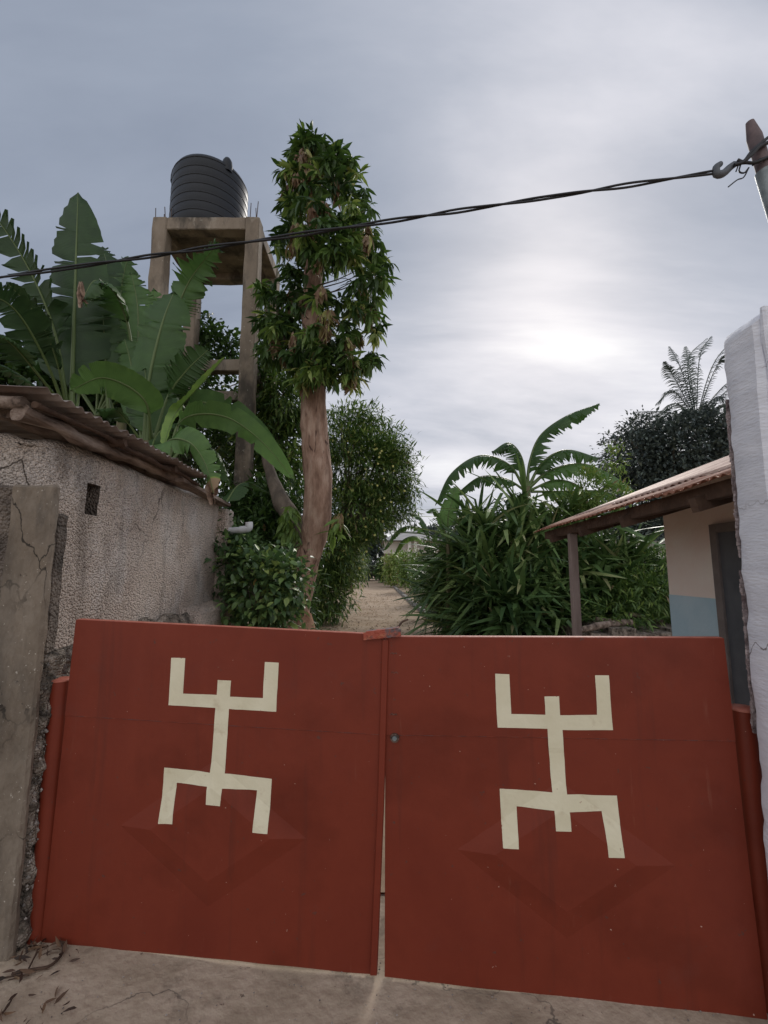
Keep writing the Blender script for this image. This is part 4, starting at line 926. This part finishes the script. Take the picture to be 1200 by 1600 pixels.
# ================================================================== MANGO TREE
MY = 6.2
mt = thing('mango_tree', 'pollarded mango tree with bare curved trunk and tall narrow leafy crown', 'tree', (at(474, 960, MY).x, MY, 0))
tr_pts = [(458, 1080, 20), (464, 960, 19), (476, 890, 20), (492, 825, 22), (498, 760, 22), (493, 700, 20.5), (490, 640, 19.5), (490, 590, 18.5), (489, 530, 17), (488, 460, 15), (492, 390, 12), (492, 320, 8), (486, 250, 4)]
pts = [at(u, v, MY) for u, v, _ in tr_pts]; rad = [r / 680 * (MY * CP + (p.z - CAM_H) * SP) for (_, _, r), p in zip(tr_pts, pts)]
pts = [Vector((pts[0].x, MY, -.05))] + pts[1:]
mb = MB(); mb.tube(spline(pts, 70), lerp_list(rad, 70), 28, jit=.16, jfreq=5); mb.build('trunk', M['bark'], mt)
mb = MB(); mb.tube(spline([at(486, 872, MY), at(462, 820, MY), at(438, 780, MY + .1), at(422, 738, MY + .3), at(405, 680, MY + .5)], 30), lerp_list([.16, .15, .12, .08, .04], 30), 16, jit=.2, jfreq=6); mb.build('branch', M['bark2'], mt)
mb = MB(); mb.tube(spline([at(488, 600, MY + .1), at(465, 560, MY + .2), at(440, 520, MY + .2), at(430, 460, MY + .2)], 14), lerp_list([.06, .045, .03, .015], 14), 8, jit=.2); mb.build('branch', M['bark2'], mt)
prof_c = [(215, 468, 500), (235, 448, 545), (262, 445, 560), (300, 438, 575), (335, 430, 598), (365, 424, 606), (400, 445, 606), (440, 455, 600), (470, 440, 600), (500, 430, 602), (540, 436, 588), (570, 444, 580), (600, 466, 560)]
def inprof(v, prof_):
    for a, b in zip(prof_[:-1], prof_[1:]):
        if a[0] <= v <= b[0]: f = (v - a[0]) / (b[0] - a[0]); return a[1] + (b[1] - a[1]) * f, a[2] + (b[2] - a[2]) * f
    return prof_[-1][1:]
cent = []; tw = MB()
for k in range(350):
    v = random.uniform(218, 598); l, r = inprof(v, prof_c)
    if 428 < v < 458 and random.random() < .6: continue
    a = random.uniform(0, 2 * math.pi); q = random.uniform(.35, 1) ** .6
    u = (l + r) / 2 + (r - l) / 2 * q * math.cos(a); hw = (r - l) / 2 / 680 * 7.4
    lump = 1 + .12 * math.sin(v * .05 + a * 2)
    p = at((u - (l + r) / 2) * lump + (l + r) / 2, v, MY + hw * q * math.sin(a)); cent.append(p)
    if k % 4 == 0:
        s = at(490, min(595, v + 30), MY); tw.tube(spline([s, s.lerp(p, .5) + Vector((0, 0, -.04)), p], 5), lerp_list([.014, .009, .005], 5), 4, cap=False)
for k in range(42):    # rosettes on the near side, hiding most of the upper trunk
    v = random.choice((random.uniform(225, 425), random.uniform(460, 596))); l, r = inprof(v, prof_c); f = random.uniform(.2, .8)
    cent.append(at(l + (r - l) * f, v, MY - (r - l) / 2 / 680 * 7.4 * random.uniform(.5, .85)))
for k in range(38):   # side shoot beside the tower
    v = random.uniform(440, 560); u = 430 + random.uniform(-26, 34); p = at(u, v, MY + .2 + random.uniform(-.35, .35)); cent.append(p)
tw.build('twigs', M['bark2'], mt, kind='stuff')
for k in range(10): cent.append(at(random.uniform(462, 500), random.uniform(205, 232), MY + random.uniform(-.1, .1)))
cent = np.array([tuple(c) for c in cent]); n = len(cent)
young = rng.random(n) < .20; base_t = rng.uniform(.02, .42, n); yellowish = rng.random(n) < .24; base_t = np.where(yellowish, rng.uniform(.5, .72, n), base_t)  # random share of rosettes gets a lighter, yellower leaf tint
base_t = np.where(young, rng.uniform(.80, .93, n), base_t)
Pm, Dm, Lm = rosettes(cent, 19, .24, (-85, 15), young)
leaves('leaf', 'foliage', T_MANGO, Pm, Dm, Lm, np.repeat(base_t, 19) + rng.normal(0, .06, n * 19), M['leaf'], mt, n_obj=300, roll=.35)
# low sprouts on the trunk
cs = np.array([tuple(at(u, v, MY - .3 + random.uniform(-.1, .1))) for u, v in ((448, 800), (455, 815), (440, 812), (462, 828), (446, 830), (455, 790), (520, 830), (530, 815))])
Pm, Dm, Lm = rosettes(cs, 13, .24, (-80, -5)); leaves('sprout_leaf', 'sprout_foliage', T_MANGO, Pm, Dm, Lm, rng.uniform(.4, .62, len(Pm)), M['leaf'], mt, n_obj=60)
cs = np.array([tuple(at(u, v, MY - .3)) for u, v in ((528, 806), (533, 803))])
Pm, Dm, Lm = rosettes(cs, 9, .2, (-85, -35)); leaves('young_leaf', 'young_foliage', T_MANGO, Pm, Dm, Lm, rng.uniform(.78, .88, len(Pm)), M['leaf'], mt, n_obj=18)

# ================================================================== OTHER TREES AND BUSHES
def blob(u, v, Y, ru, rv, ry, w=1):
    c = at(u, v, Y); k = (Y * CP + (c.z - CAM_H) * SP) / 680; return (tuple(c), (ru * k, ry, rv * k), w)
def bush(name, label, cat, blobs, clumps, per, cs, tm, L, tint, m, group=None, trunk=None, n_obj=0, outb=1.0, down=-.15, fill=.35, tm2=M['bark2'], crown='crown', lname='leaf'):
    c = blobs[0][0]; g = thing(name, label, cat, (trunk[0][0] if trunk else c[0], trunk[0][1] if trunk else c[1], 0), group)
    P, D = cloud(blobs, clumps, per, cs, outb, down, fill); k = len(P); keep = P[:, 2] > .02; P, D = P[keep], D[keep]; k = len(P)
    tt = tint[0] + (tint[1] - tint[0]) * rng.random(k) ** 1.5; tt += .5 * (rng.random(k) < .012)
    leaves(lname, crown, tm, P, D, L * rng.uniform(.6, 1.2, k), tt, m, g, n_obj=n_obj, kind='stuff' if n_obj else None)
    if trunk:
        pts, rads = trunk[1], trunk[2]; mb = MB(); mb.tube(spline(pts, 16), lerp_list(rads, 16), 10, jit=.2); mb.build('trunk', tm2, g)
        mb = MB(); top = Vector(pts[-1])
        for b in blobs:
            for _ in range(4):
                e2 = Vector(b[0]) + Vector(tuple(unit(1)[0] * np.array(b[1]) * .7)); mb.tube(spline([top.lerp(Vector(pts[0]), random.uniform(0, .4)), top.lerp(e2, .5) + Vector((0, 0, .05)), e2], 8), lerp_list([rads[-1] * .7, rads[-1] * .4, rads[-1] * .12], 8), 6, cap=False)
        mb.build('branches', tm2, g)
    return g
# bush in front of the shed end
c = at(412, 930, 4.5)
bush('garden_bush', 'rounded green bush with small oval leaves just behind the left gate leaf', 'bush',
     [blob(412, 925, 4.5, 58, 62, .38, 3), blob(380, 885, 4.7, 40, 40, .3, 1.3), blob(447, 912, 4.5, 30, 50, .28, 1.4), blob(410, 1010, 4.6, 68, 70, .45, 2), blob(400, 868, 4.7, 40, 22, .25, .7)],
     430, 9, .060, T_OVATE, .088, (.12, .72), M['leafdull'], trunk=((c.x, 4.6), [(c.x, 4.6, -.02), (c.x, 4.6, .5), (c.x + .03, 4.55, 1.1)], [.03, .025, .015]), n_obj=300)
# creeper on pier and undergrowth at shed end
bush('creeper', 'dark creeper climbing the end of the shed wall below the drain pipe', 'creeper',
     [blob(345, 860, 4.78, 16, 55, .10, 1), blob(352, 905, 4.85, 20, 60, .15, 1), blob(365, 850, 5.0, 34, 26, .3, 1.5)], 170, 9, .05, T_OVATE, .075, (.05, .45), M['leafdull'])
# undergrowth behind, between tower and trunk
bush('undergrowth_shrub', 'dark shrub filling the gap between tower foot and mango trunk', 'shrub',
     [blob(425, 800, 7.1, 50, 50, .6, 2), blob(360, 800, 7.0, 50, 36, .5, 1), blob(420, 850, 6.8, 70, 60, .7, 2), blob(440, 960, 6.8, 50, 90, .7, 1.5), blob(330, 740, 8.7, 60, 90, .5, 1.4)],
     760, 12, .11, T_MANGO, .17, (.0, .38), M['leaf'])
cq = at(425, 700, 8.5)
bush('young_mango_tree', 'leafy young mango tree beside the tower, left of the curved trunk', 'tree',
     [blob(430, 690, 8.5, 40, 60, .4, 2), blob(412, 620, 8.5, 30, 55, .35, 1.2), blob(445, 630, 8.3, 34, 50, .4, 1.4), blob(415, 550, 8.5, 22, 50, .35, .8), blob(450, 745, 8.2, 34, 45, .4, 1.2), blob(400, 720, 8.6, 36, 60, .3, 1.2)],
     520, 13, .11, T_MANGO, .19, (.15, .70), M['leaf'], trunk=((cq.x, 8.5), [(cq.x, 8.5, -.05), (cq.x + .05, 8.5, cq.z * .5), (cq.x, 8.5, cq.z)], [.09, .07, .04]), down=-.5)
# yellow-flowered tree by the path
cf = at(550, 800, 13.5)
yf = bush('flowering_tree', 'dense green tree dotted with small yellow flowers, left of the sandy path', 'tree',
     [blob(560, 730, 13.6, 66, 58, 1.2, 3), blob(530, 690, 13.4, 42, 42, .9, 1.2), blob(598, 740, 14, 40, 48, 1.0, 1.4), blob(555, 800, 13.6, 56, 48, 1.2, 2.5), blob(518, 860, 13.2, 46, 54, .9, 2.6), blob(505, 925, 13.0, 38, 42, .8, 2.0), blob(590, 680, 14, 28, 24, .5, .5), blob(624, 742, 14.2, 20, 30, .5, .5), blob(592, 795, 14.4, 34, 30, .7, 1), blob(548, 655, 13.6, 26, 18, .4, .4), blob(612, 700, 14, 18, 16, .4, .3), blob(634, 770, 14.4, 12, 22, .3, .25), blob(575, 652, 13.8, 18, 12, .4, .2), blob(625, 715, 14, 14, 12, .3, .2), blob(622, 800, 14.6, 22, 14, .4, .3), blob(541, 880, 17, 24, 36, .8, 1.2), blob(556, 880, 22, 14, 24, .8, .7)],
     1900, 19, .20, T_NARROW, .25, (.14, .74), M['leaf'], trunk=((cf.x - .8, 13.4), [(cf.x - .9, 13.4, -.05), (cf.x - .8, 13.4, 1.4), (cf.x, 13.5, 3.0)], [.14, .11, .07]), down=-.1)
mb = MB()
for k in range(60):
    b = random.choice([(560, 730, 62, 50), (600, 740, 38, 40), (570, 800, 55, 45), (530, 690, 35, 30), (550, 850, 50, 40)])
    p = at(b[0] + random.uniform(-1, 1) * b[2], b[1] + random.uniform(-1, 1) * b[3], 12.4 + random.uniform(0, .5)); r = .034
    for j in range(5):
        a = j * 1.2566; q = p + Vector((math.cos(a) * r, -.01, math.sin(a) * r)); q2 = p + Vector((math.cos(a + .9) * r, .01, math.sin(a + .9) * r)); mb.add([p, q, q2], [(0, 1, 2)])
mb.build('flowers', M['flower'], yf, kind='stuff')
# dark masses behind the bananas on the left
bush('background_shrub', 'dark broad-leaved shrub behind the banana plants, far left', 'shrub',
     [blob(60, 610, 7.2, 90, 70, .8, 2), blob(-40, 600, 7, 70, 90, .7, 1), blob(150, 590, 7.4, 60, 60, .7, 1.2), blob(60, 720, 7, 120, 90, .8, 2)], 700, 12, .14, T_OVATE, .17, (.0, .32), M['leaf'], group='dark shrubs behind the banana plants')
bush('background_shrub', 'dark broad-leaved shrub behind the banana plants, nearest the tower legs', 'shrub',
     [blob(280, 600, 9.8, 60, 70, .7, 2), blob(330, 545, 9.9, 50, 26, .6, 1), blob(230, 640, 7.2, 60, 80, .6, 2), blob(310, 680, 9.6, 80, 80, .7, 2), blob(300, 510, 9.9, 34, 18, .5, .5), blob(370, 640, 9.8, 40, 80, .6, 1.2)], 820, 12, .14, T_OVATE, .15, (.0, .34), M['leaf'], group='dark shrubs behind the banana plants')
# hedge and shrubs along the far right of the path
for (u, v, Y, ru, rv, ry, tn, lab) in ((618, 884, 38, 19, 19, 1.2, (.55, .76), 'pale yellow-green shrub at the far end of the path'), (642, 885, 30, 20, 24, 1.2, (.42, .66), 'mid green hedge shrub in front of the white columns'),
                                       (663, 900, 20, 20, 34, .8, (.2, .55), 'dark green hedge shrub nearest the thicket beside the path'), (600, 890, 50, 6, 10, 1.0, (.1, .4), 'small dark shrub beside the distant gate')):
    bush('hedge_shrub', lab, 'shrub', [blob(u, v, Y, ru, rv, ry, 2), blob(u, v + rv * .6, Y, ru, rv * .8, ry, 1)], 260, 11, .13 * Y / 20, T_SIMPLE, .16 * (Y / 20), tn, M['leaf'], group='shrubs along the path')
# far trees
for (u, v, Y, ru, rv, lab) in ((560, 845, 58, 40, 26, 'far dark tree at the left end of the path'), (680, 850, 55, 46, 22, 'far dark tree behind the house with columns'), (740, 830, 48, 60, 30, 'far dark tree hidden behind the thicket')):
    c = at(u, v, Y); bush('far_tree', lab, 'tree', [blob(u, v, Y, ru, rv, 3, 2), blob(u + 10, v + rv, Y, ru, rv, 3, 2)], 420, 10, .5, T_SIMPLE, .7, (.2, .8), M['leaffar'], group='far trees beyond the path', trunk=((c.x, Y), [(c.x, Y, -.1), (c.x, Y, 2), (c.x, Y, 3.5)], [.3, .25, .2]))
# big dark tree on the right
c = at(1050, 760, 26)
bush('dark_tree', 'large dark rounded tree behind the rusty shed roof on the right', 'tree',
     [blob(1050, 720, 26, 80, 60, 3.2, 3), blob(985, 715, 26, 42, 42, 2.2, 1.2), blob(1075, 690, 26, 60, 42, 3, 2), blob(1020, 775, 26, 72, 48, 3, 2), blob(1110, 720, 26.5, 60, 80, 3, 2), blob(1150, 780, 27, 60, 80, 3, 1.5), blob(1000, 670, 26.5, 26, 16, 1.5, .35), blob(1040, 830, 27, 90, 40, 3, 1.5), blob(960, 850, 28, 90, 30, 3, 1), blob(1015, 838, 25, 60, 30, 2, 1.6)],
     3000, 13, .34, T_SIMPLE, .30, (.1, .9), M['leaffar'], trunk=((c.x, 26), [(c.x, 26, -.1), (c.x, 26, 3), (c.x, 26, 6)], [.5, .4, .3]), fill=.5)
# palm
py_ = 29.0; pc_ = at(1088, 655, py_)
pm = thing('coconut_palm', 'coconut palm with feathery upswept fronds above the dark tree', 'palm', (pc_.x, py_, 0))
mb = MB(); mb.tube(spline([(pc_.x + .5, py_, -.1), (pc_.x + .3, py_, pc_.z * .5), pc_], 14), lerp_list([.2, .14, .12], 14), 10, jit=.1); mb.build('trunk', M['bark2'], pm)
frd = [(1110, 590, 1150, 548), (1130, 620, 1170, 590), (1070, 600, 1056, 572), (1062, 610, 1050, 590), (1078, 590, 1100, 562), (1092, 585, 1105, 560), (1110, 600, 1128, 575), (1060, 625, 1040, 640), (1120, 620, 1145, 605), (1125, 640, 1150, 655), (1060, 640, 1030, 668), (1050, 650, 1015, 650), (1080, 600, 1075, 572), (1100, 640, 1120, 690), (1075, 650, 1055, 700), (1118, 632, 1140, 690)]
for (u1, v1, u2, v2) in [tuple((c - (1088, 655)[i % 2]) * 1.3 + (1088, 650)[i % 2] for i, c in enumerate(q)) for q in frd]:
    rib = spline([pc_, at(u1, v1, py_ + random.uniform(-.8, .8)), at(u2, v2, py_ + random.uniform(-1.4, 1.4))], 26); mb = MB(); mb.tube(rib, lerp_list([.04, .012], 26), 4, cap=False); ln = 1.2
    for i in range(3, 26):
        t = (rib[min(i + 1, 25)] - rib[i - 1]).normalized(); s = t.cross(Vector((0, 0, 1))).normalized(); k = ln * math.sin(math.pi * (i / 26) ** .8) * .9 + .1
        for sg in (-1, 1):
            for dlt in (0, .5):
                p = rib[i] + (rib[min(i + 1, 25)] - rib[i]) * dlt
                e2 = p + s * sg * k * .5 + t * k * .45 + Vector((0, 0, -k * random.uniform(.25, .55))); mid = p.lerp(e2, .5) + Vector((0, 0, k * .1)); o = t * .03
                mb.add([p - o, p + o, mid + o, mid - o, e2], [(0, 1, 2, 3), (3, 2, 4)])
    ob = mb.build('frond', M['leaffar'], pm); a = ob.data.attributes.new('tint', 'FLOAT', 'POINT'); a.data.foreach_set('value', np.full(len(ob.data.vertices), random.uniform(.2, .7), np.float32))

# ================================================================== STRAP-LEAVED THICKET
def thicket(label, cx, cy, rx, ry, H, heads, n_obj, tone):
    g = thing('screw_pine', label, 'shrub', (cx, cy, 0), 'clumps of the strap-leaved thicket'); hd = []; st = MB()
    for k in range(heads):
        a = random.uniform(0, 2 * math.pi); q = random.random() ** .5; x = cx + rx * q * math.cos(a); y = cy + ry * q * math.sin(a)
        top = H * (1 - .55 * q ** 2.2); z = top * random.uniform(.08, 1) ** .75; hd.append((x, y, z))
        if k % 2 == 0: st.tube(spline([(cx + (x - cx) * .5, cy + (y - cy) * .5, -.02), (cx + (x - cx) * .8, cy + (y - cy) * .8, z * .6), (x, y, z)], 6), lerp_list([.03, .024, .018], 6), 6, cap=False)
    st.build('stems', M['bark2'], g, kind='stuff')
    hd = np.array(hd); per = 24; k = len(hd) * per; az = rng.random(k) * 2 * math.pi; el = np.radians(rng.uniform(-5, 78, k))
    c0_ = np.array([cx, cy, 0]); outd = np.repeat(hd - c0_, per, 0); outd[:, 2] = 0; outd /= np.linalg.norm(outd, axis=1, keepdims=True) + 1e-6
    D = np.stack([np.cos(az) * np.cos(el), np.sin(az) * np.cos(el), np.sin(el)], 1) + outd * .35
    P = np.repeat(hd, per, 0) + rng.normal(0, .03, (k, 3)); L = rng.uniform(.6, 1.35, k)
    tn = np.repeat(rng.uniform(tone[0], tone[1], len(hd)), per) + rng.normal(0, .08, k); tn = np.where(rng.random(k) < .03, rng.uniform(.8, 1, k), tn)
    leaves('leaf', 'foliage', T_STRAP, P, D, L, tn, M['strap'], g, n_obj=n_obj, roll=.35)
def XY(u, Y): return (u - 600) / 680 * Y * 1.0
thicket('strap-leaved clump at the left end of the thicket, beside the path', XY(742, 9.8), 9.8, .62, .6, 2.6, 64, 60, (.15, .68))
thicket('strap-leaved clump in the middle of the thicket, under the tall banana', XY(790, 9.2), 9.2, .95, .8, 3.0, 120, 90, (.15, .72))
thicket('strap-leaved clump of the thicket behind the shed post', XY(890, 9.0), 9.0, .95, .8, 2.75, 110, 90, (.15, .72))
thicket('strap-leaved clump at the right end of the thicket, near the shed wall', XY(985, 8.6), 8.6, .8, .7, 1.7, 60, 60, (.25, .6))
thicket('low strap-leaved clump in front of the thicket', XY(800, 8.3), 8.2, .7, .4, 1.3, 50, 60, (.1, .5))
# climber rising through the thicket and low dark plants at its foot
bush('climbing_shrub', 'pale green shrub shoot rising out of the thicket beside the shed roof', 'shrub',
     [blob(925, 760, 8.6, 22, 34, .3, 1), blob(960, 720, 8.6, 10, 22, .15, .35), blob(900, 790, 8.7, 30, 26, .3, .8), blob(970, 780, 8.7, 24, 24, .3, .5)], 150, 11, .07, T_MANGO, .12, (.45, .72), M['leaf'], down=.2)
bush('ground_shrub', 'low dark shrub at the foot of the thicket beside the path', 'shrub',
     [blob(712, 945, 10.8, 34, 46, .5, 2), blob(765, 950, 9.8, 60, 40, .6, 1.5), blob(680, 885, 12.8, 24, 44, .6, 1.5), blob(664, 915, 14.5, 16, 26, .5, .6)], 420, 11, .10, T_OVATE, .12, (.0, .4), M['leafdull'], group='low shrubs round the thicket')
bush('ground_shrub', 'fine-leaved low shrub between the thicket and the shed wall', 'shrub',
     [blob(1010, 930, 7.4, 50, 40, .5, 2), blob(1030, 890, 8, 36, 34, .5, 1), blob(960, 960, 7.2, 50, 30, .5, 1)], 380, 12, .08, T_NARROW, .15, (.2, .66), M['leaf'], group='low shrubs round the thicket')
for (u, v, Y) in ((650, 860, 13.5), (668, 850, 12.5)):
    pass

# logs and boards lying by the shed
for i, (a, b, Y, r) in enumerate((((905, 985), (985, 972), 6.5, .05), ((930, 968), (1020, 985), 6.9, .045), ((985, 960), (1035, 972), 7.1, .04))):
    p = at(*a, Y); q = at(*b, Y + .3); mb = MB(); mb.tube(spline([p, p.lerp(q, .5) + Vector((0, 0, .02)), q], 10), r, 8, jit=.3, jfreq=9)
    tag(mb.build('log', M['wood']), ['split log lying nearest the shed post, lowest of the pile', 'middle log of the pile between post and shed wall', 'short log at the right of the pile by the shed wall'][i], 'log', 'logs piled between thicket and shed')
mb = MB()
for k in range(7):
    x = 3.0 + k * .32; mb.box((x, 6.5, -.02), (x + .34, 7.6, .70 + random.uniform(-.04, .04)), jit=.02)
tag(mb.build('rubble_heap', M['rubble']), 'low heap of soil and rubble under the piled logs', 'rubble')
# grey boundary wall behind
mb = MB(); p = at(975, 850, 15); mb.box((p.x - 1.5, 15, 0), (p.x + 12, 15.2, p.z + .1)); tag(mb.build('boundary_wall', M['fargrey']), 'stained grey boundary wall behind the thicket, under the dark tree', 'wall')
rg = thing('earth_mound', 'small heap of reddish earth behind the left gate leaf', 'earth', (-1.0, 5.6, 0))
mb = MB(); vs = []; fs = []
for i in range(9):
    for j in range(16):
        a = j / 16 * 6.283; r = i / 8; h = (math.cos(r * math.pi) * .5 + .5)
        vs.append((-1.02 + .42 * r * math.cos(a), 5.9 + .4 * r * math.sin(a), h * 1.02 * (1 + .1 * noise.noise(Vector((r * 4, a, 0))))))
for i in range(8):
    for j in range(16): j2 = (j + 1) % 16; fs.append((i * 16 + j, i * 16 + j2, (i + 1) * 16 + j2, (i + 1) * 16 + j))
mb.add(vs, fs, 0, True); mb.build('soil_heap', mat('red_earth', [(.28, .15, .09), (.42, .25, .16)], 6, 8, .95, .8, 30), rg)

# ================================================================== FAR HOUSE AND GATE
hY = 44
def hx(u): return (u - 600) / 680 * hY * .995
fh = thing('far_house', 'distant cream house with pale columns and grey roof beyond the hedge', 'house', (hx(640), hY, 0))
zt_ = at(640, 846, hY).z; zm = at(640, 865, hY).z
mb = MB(); mb.box((hx(600), hY, zm), (hx(690), hY + 6, zt_)); mb.build('wall', M['farwhite'], fh)
mb = MB(); mb.box((hx(600) - .01, hY - .01, 0), (hx(690) + .01, hY + 6, zm)); mb.build('lower_wall', M['farbrown'], fh)
mb = MB(); a = hx(596); b = hx(694); z1 = at(650, 826, hY).z
mb.add([(a, hY - 1.6, zt_ + .02), (b, hY - 1.6, zt_ + .02), (b, hY + 7, zt_ + .02), (a, hY + 7, zt_ + .02), (a + 2, hY + 2.5, z1), (b - 2, hY + 2.5, z1)], [(0, 1, 5, 4), (1, 2, 5), (2, 3, 4, 5), (3, 0, 4), (0, 3, 2, 1)]); mb.build('roof', M['farroof'], fh)
for u in (639, 648):
    mb = MB(); mb.tube([(hx(u), hY - 1.2, 0), (hx(u), hY - 1.2, zt_ + .02)], .17, 14); mb.build('column', M['farwhite'], fh)
for u in (612, 662, 675):
    mb = MB(); mb.box((hx(u), hY - .03, zm - .9), (hx(u) + 1.0, hY - .02, zm - .05)); mb.build('window', M['glass'], fh)
fg = thing('far_gate', 'small dark barred gate closing the far end of the path', 'gate', (-2.2, 62, 0))
for i in range(9):
    mb = MB(); x = -3.6 + i * .32; mb.box((x, 62, .1), (x + .12, 62.06, 2.3)); mb.build('bar', M['doorleaf'], fg)
for z in (.15, 1.2, 2.25):
    mb = MB(); mb.box((-3.75, 62.07, z), (-.85, 62.12, z + .12)); mb.build('rail', M['doorleaf'], fg)
tag((lambda m_: (m_.box((-5.5, 62.3, 0), (-3.8, 62.7, 2.7)), m_.box((-.8, 62.3, 0), (3, 62.7, 2.6)), m_.build('far_wall', M['farbrown']))[-1])(MB()), 'brown wall either side of the distant barred gate', 'wall')

# ================================================================== LITTER
n = 5200; y = 7 + 22 * rng.random(n) ** 1.4; x = -3.4 + 4.6 * rng.random(n) ** 1.6 - .02 * y
P = np.stack([x, y, np.full(n, .035)], 1); D = rng.normal(size=(n, 3)); D[:, 2] *= .15
o = leaves('dry_leaf', 'leaf_litter', T_SIMPLE, P, D, rng.uniform(.04, .10, n), rng.random(n), M['litter'], None, roll=.2); tag(o, 'dry leaves scattered over the left side of the path', 'leaf litter')
n = 600; x = rng.uniform(1.0, 3, n); y = rng.uniform(8.5, 14, n); P = np.stack([x, y, np.full(n, .03)], 1); D = rng.normal(size=(n, 3)); D[:, 2] *= .3
# leaves and twigs by the left pillar
def litter_pt(u, v): p = on_z(u, v, .012); return p
lt = []
for k in range(70):
    u = random.uniform(-5, 130) ; v = 1478 + random.random() ** 1.5 * 120
    if random.random() < u / 260: continue
    lt.append(litter_pt(u, v))
for k in range(16): lt.append(litter_pt(random.uniform(40, 85), random.uniform(1462, 1490)))
P = np.array([tuple(p) for p in lt]); P[:, 2] = .02; k = len(P); D = rng.normal(size=(k, 3)); D[:, 2] = rng.uniform(0, .35, k)
mlit = leafmat('street_litter', [(0, (.035, .025, .02)), (.5, (.09, .055, .04)), (.8, (.17, .10, .06)), (1, (.22, .15, .09))], .8, .05)
o = leaves('dry_leaf', 'street_litter', T_MANGO, P, D, rng.uniform(.025, .065, k), rng.random(k) * .9, mlit, None, roll=1.6); tag(o, 'curled dark dead leaves on the concrete by the left post', 'leaf litter')
for i, (l, lab) in enumerate(((([(18, 1524), (50, 1518), (78, 1512), (95, 1495), (100, 1478)]), 'crooked dark twig on the concrete, nearest the gate foot'), (([(-10, 1535), (20, 1528), (45, 1527)]), 'short twig on the concrete at the left picture edge'), (([(0, 1590), (12, 1575), (20, 1560)]), 'thin twig in the bottom left corner'), (([(45, 1515), (55, 1495), (60, 1485), (75, 1480)]), 'thin forked twig beside the pillar foot'))):
    q = [litter_pt(u, v) + Vector((0, 0, .006)) for u, v in l]; mb = MB(); mb.tube(spline(q, 12), .0055 if i == 0 else .0035, 5, jit=.4, jfreq=50); tag(mb.build('twig', M['darkwood']), lab, 'twig', 'twigs on the concrete')
# small stones scattered on the street
mb = MB()
for k in range(260):
    u = random.uniform(20, 1200); v = random.uniform(1500, 1640); p = on_z(u, v, .014); r = random.uniform(.001, .0045)
    q = [(p.x + i * r, p.y + j * r, p.z + l * r * .7) for (i, j, l) in ((1,0,0),(-1,0,0),(0,1,0),(0,-1,0),(0,0,1),(0,0,-1))]
    mb.add(q, [(0,2,4),(2,1,4),(1,3,4),(3,0,4),(2,0,5),(1,2,5),(3,1,5),(0,3,5)])
tag(mb.build('grit', M['pebble']), 'grit scattered on the concrete in front of the gate', 'grit', kind='stuff')
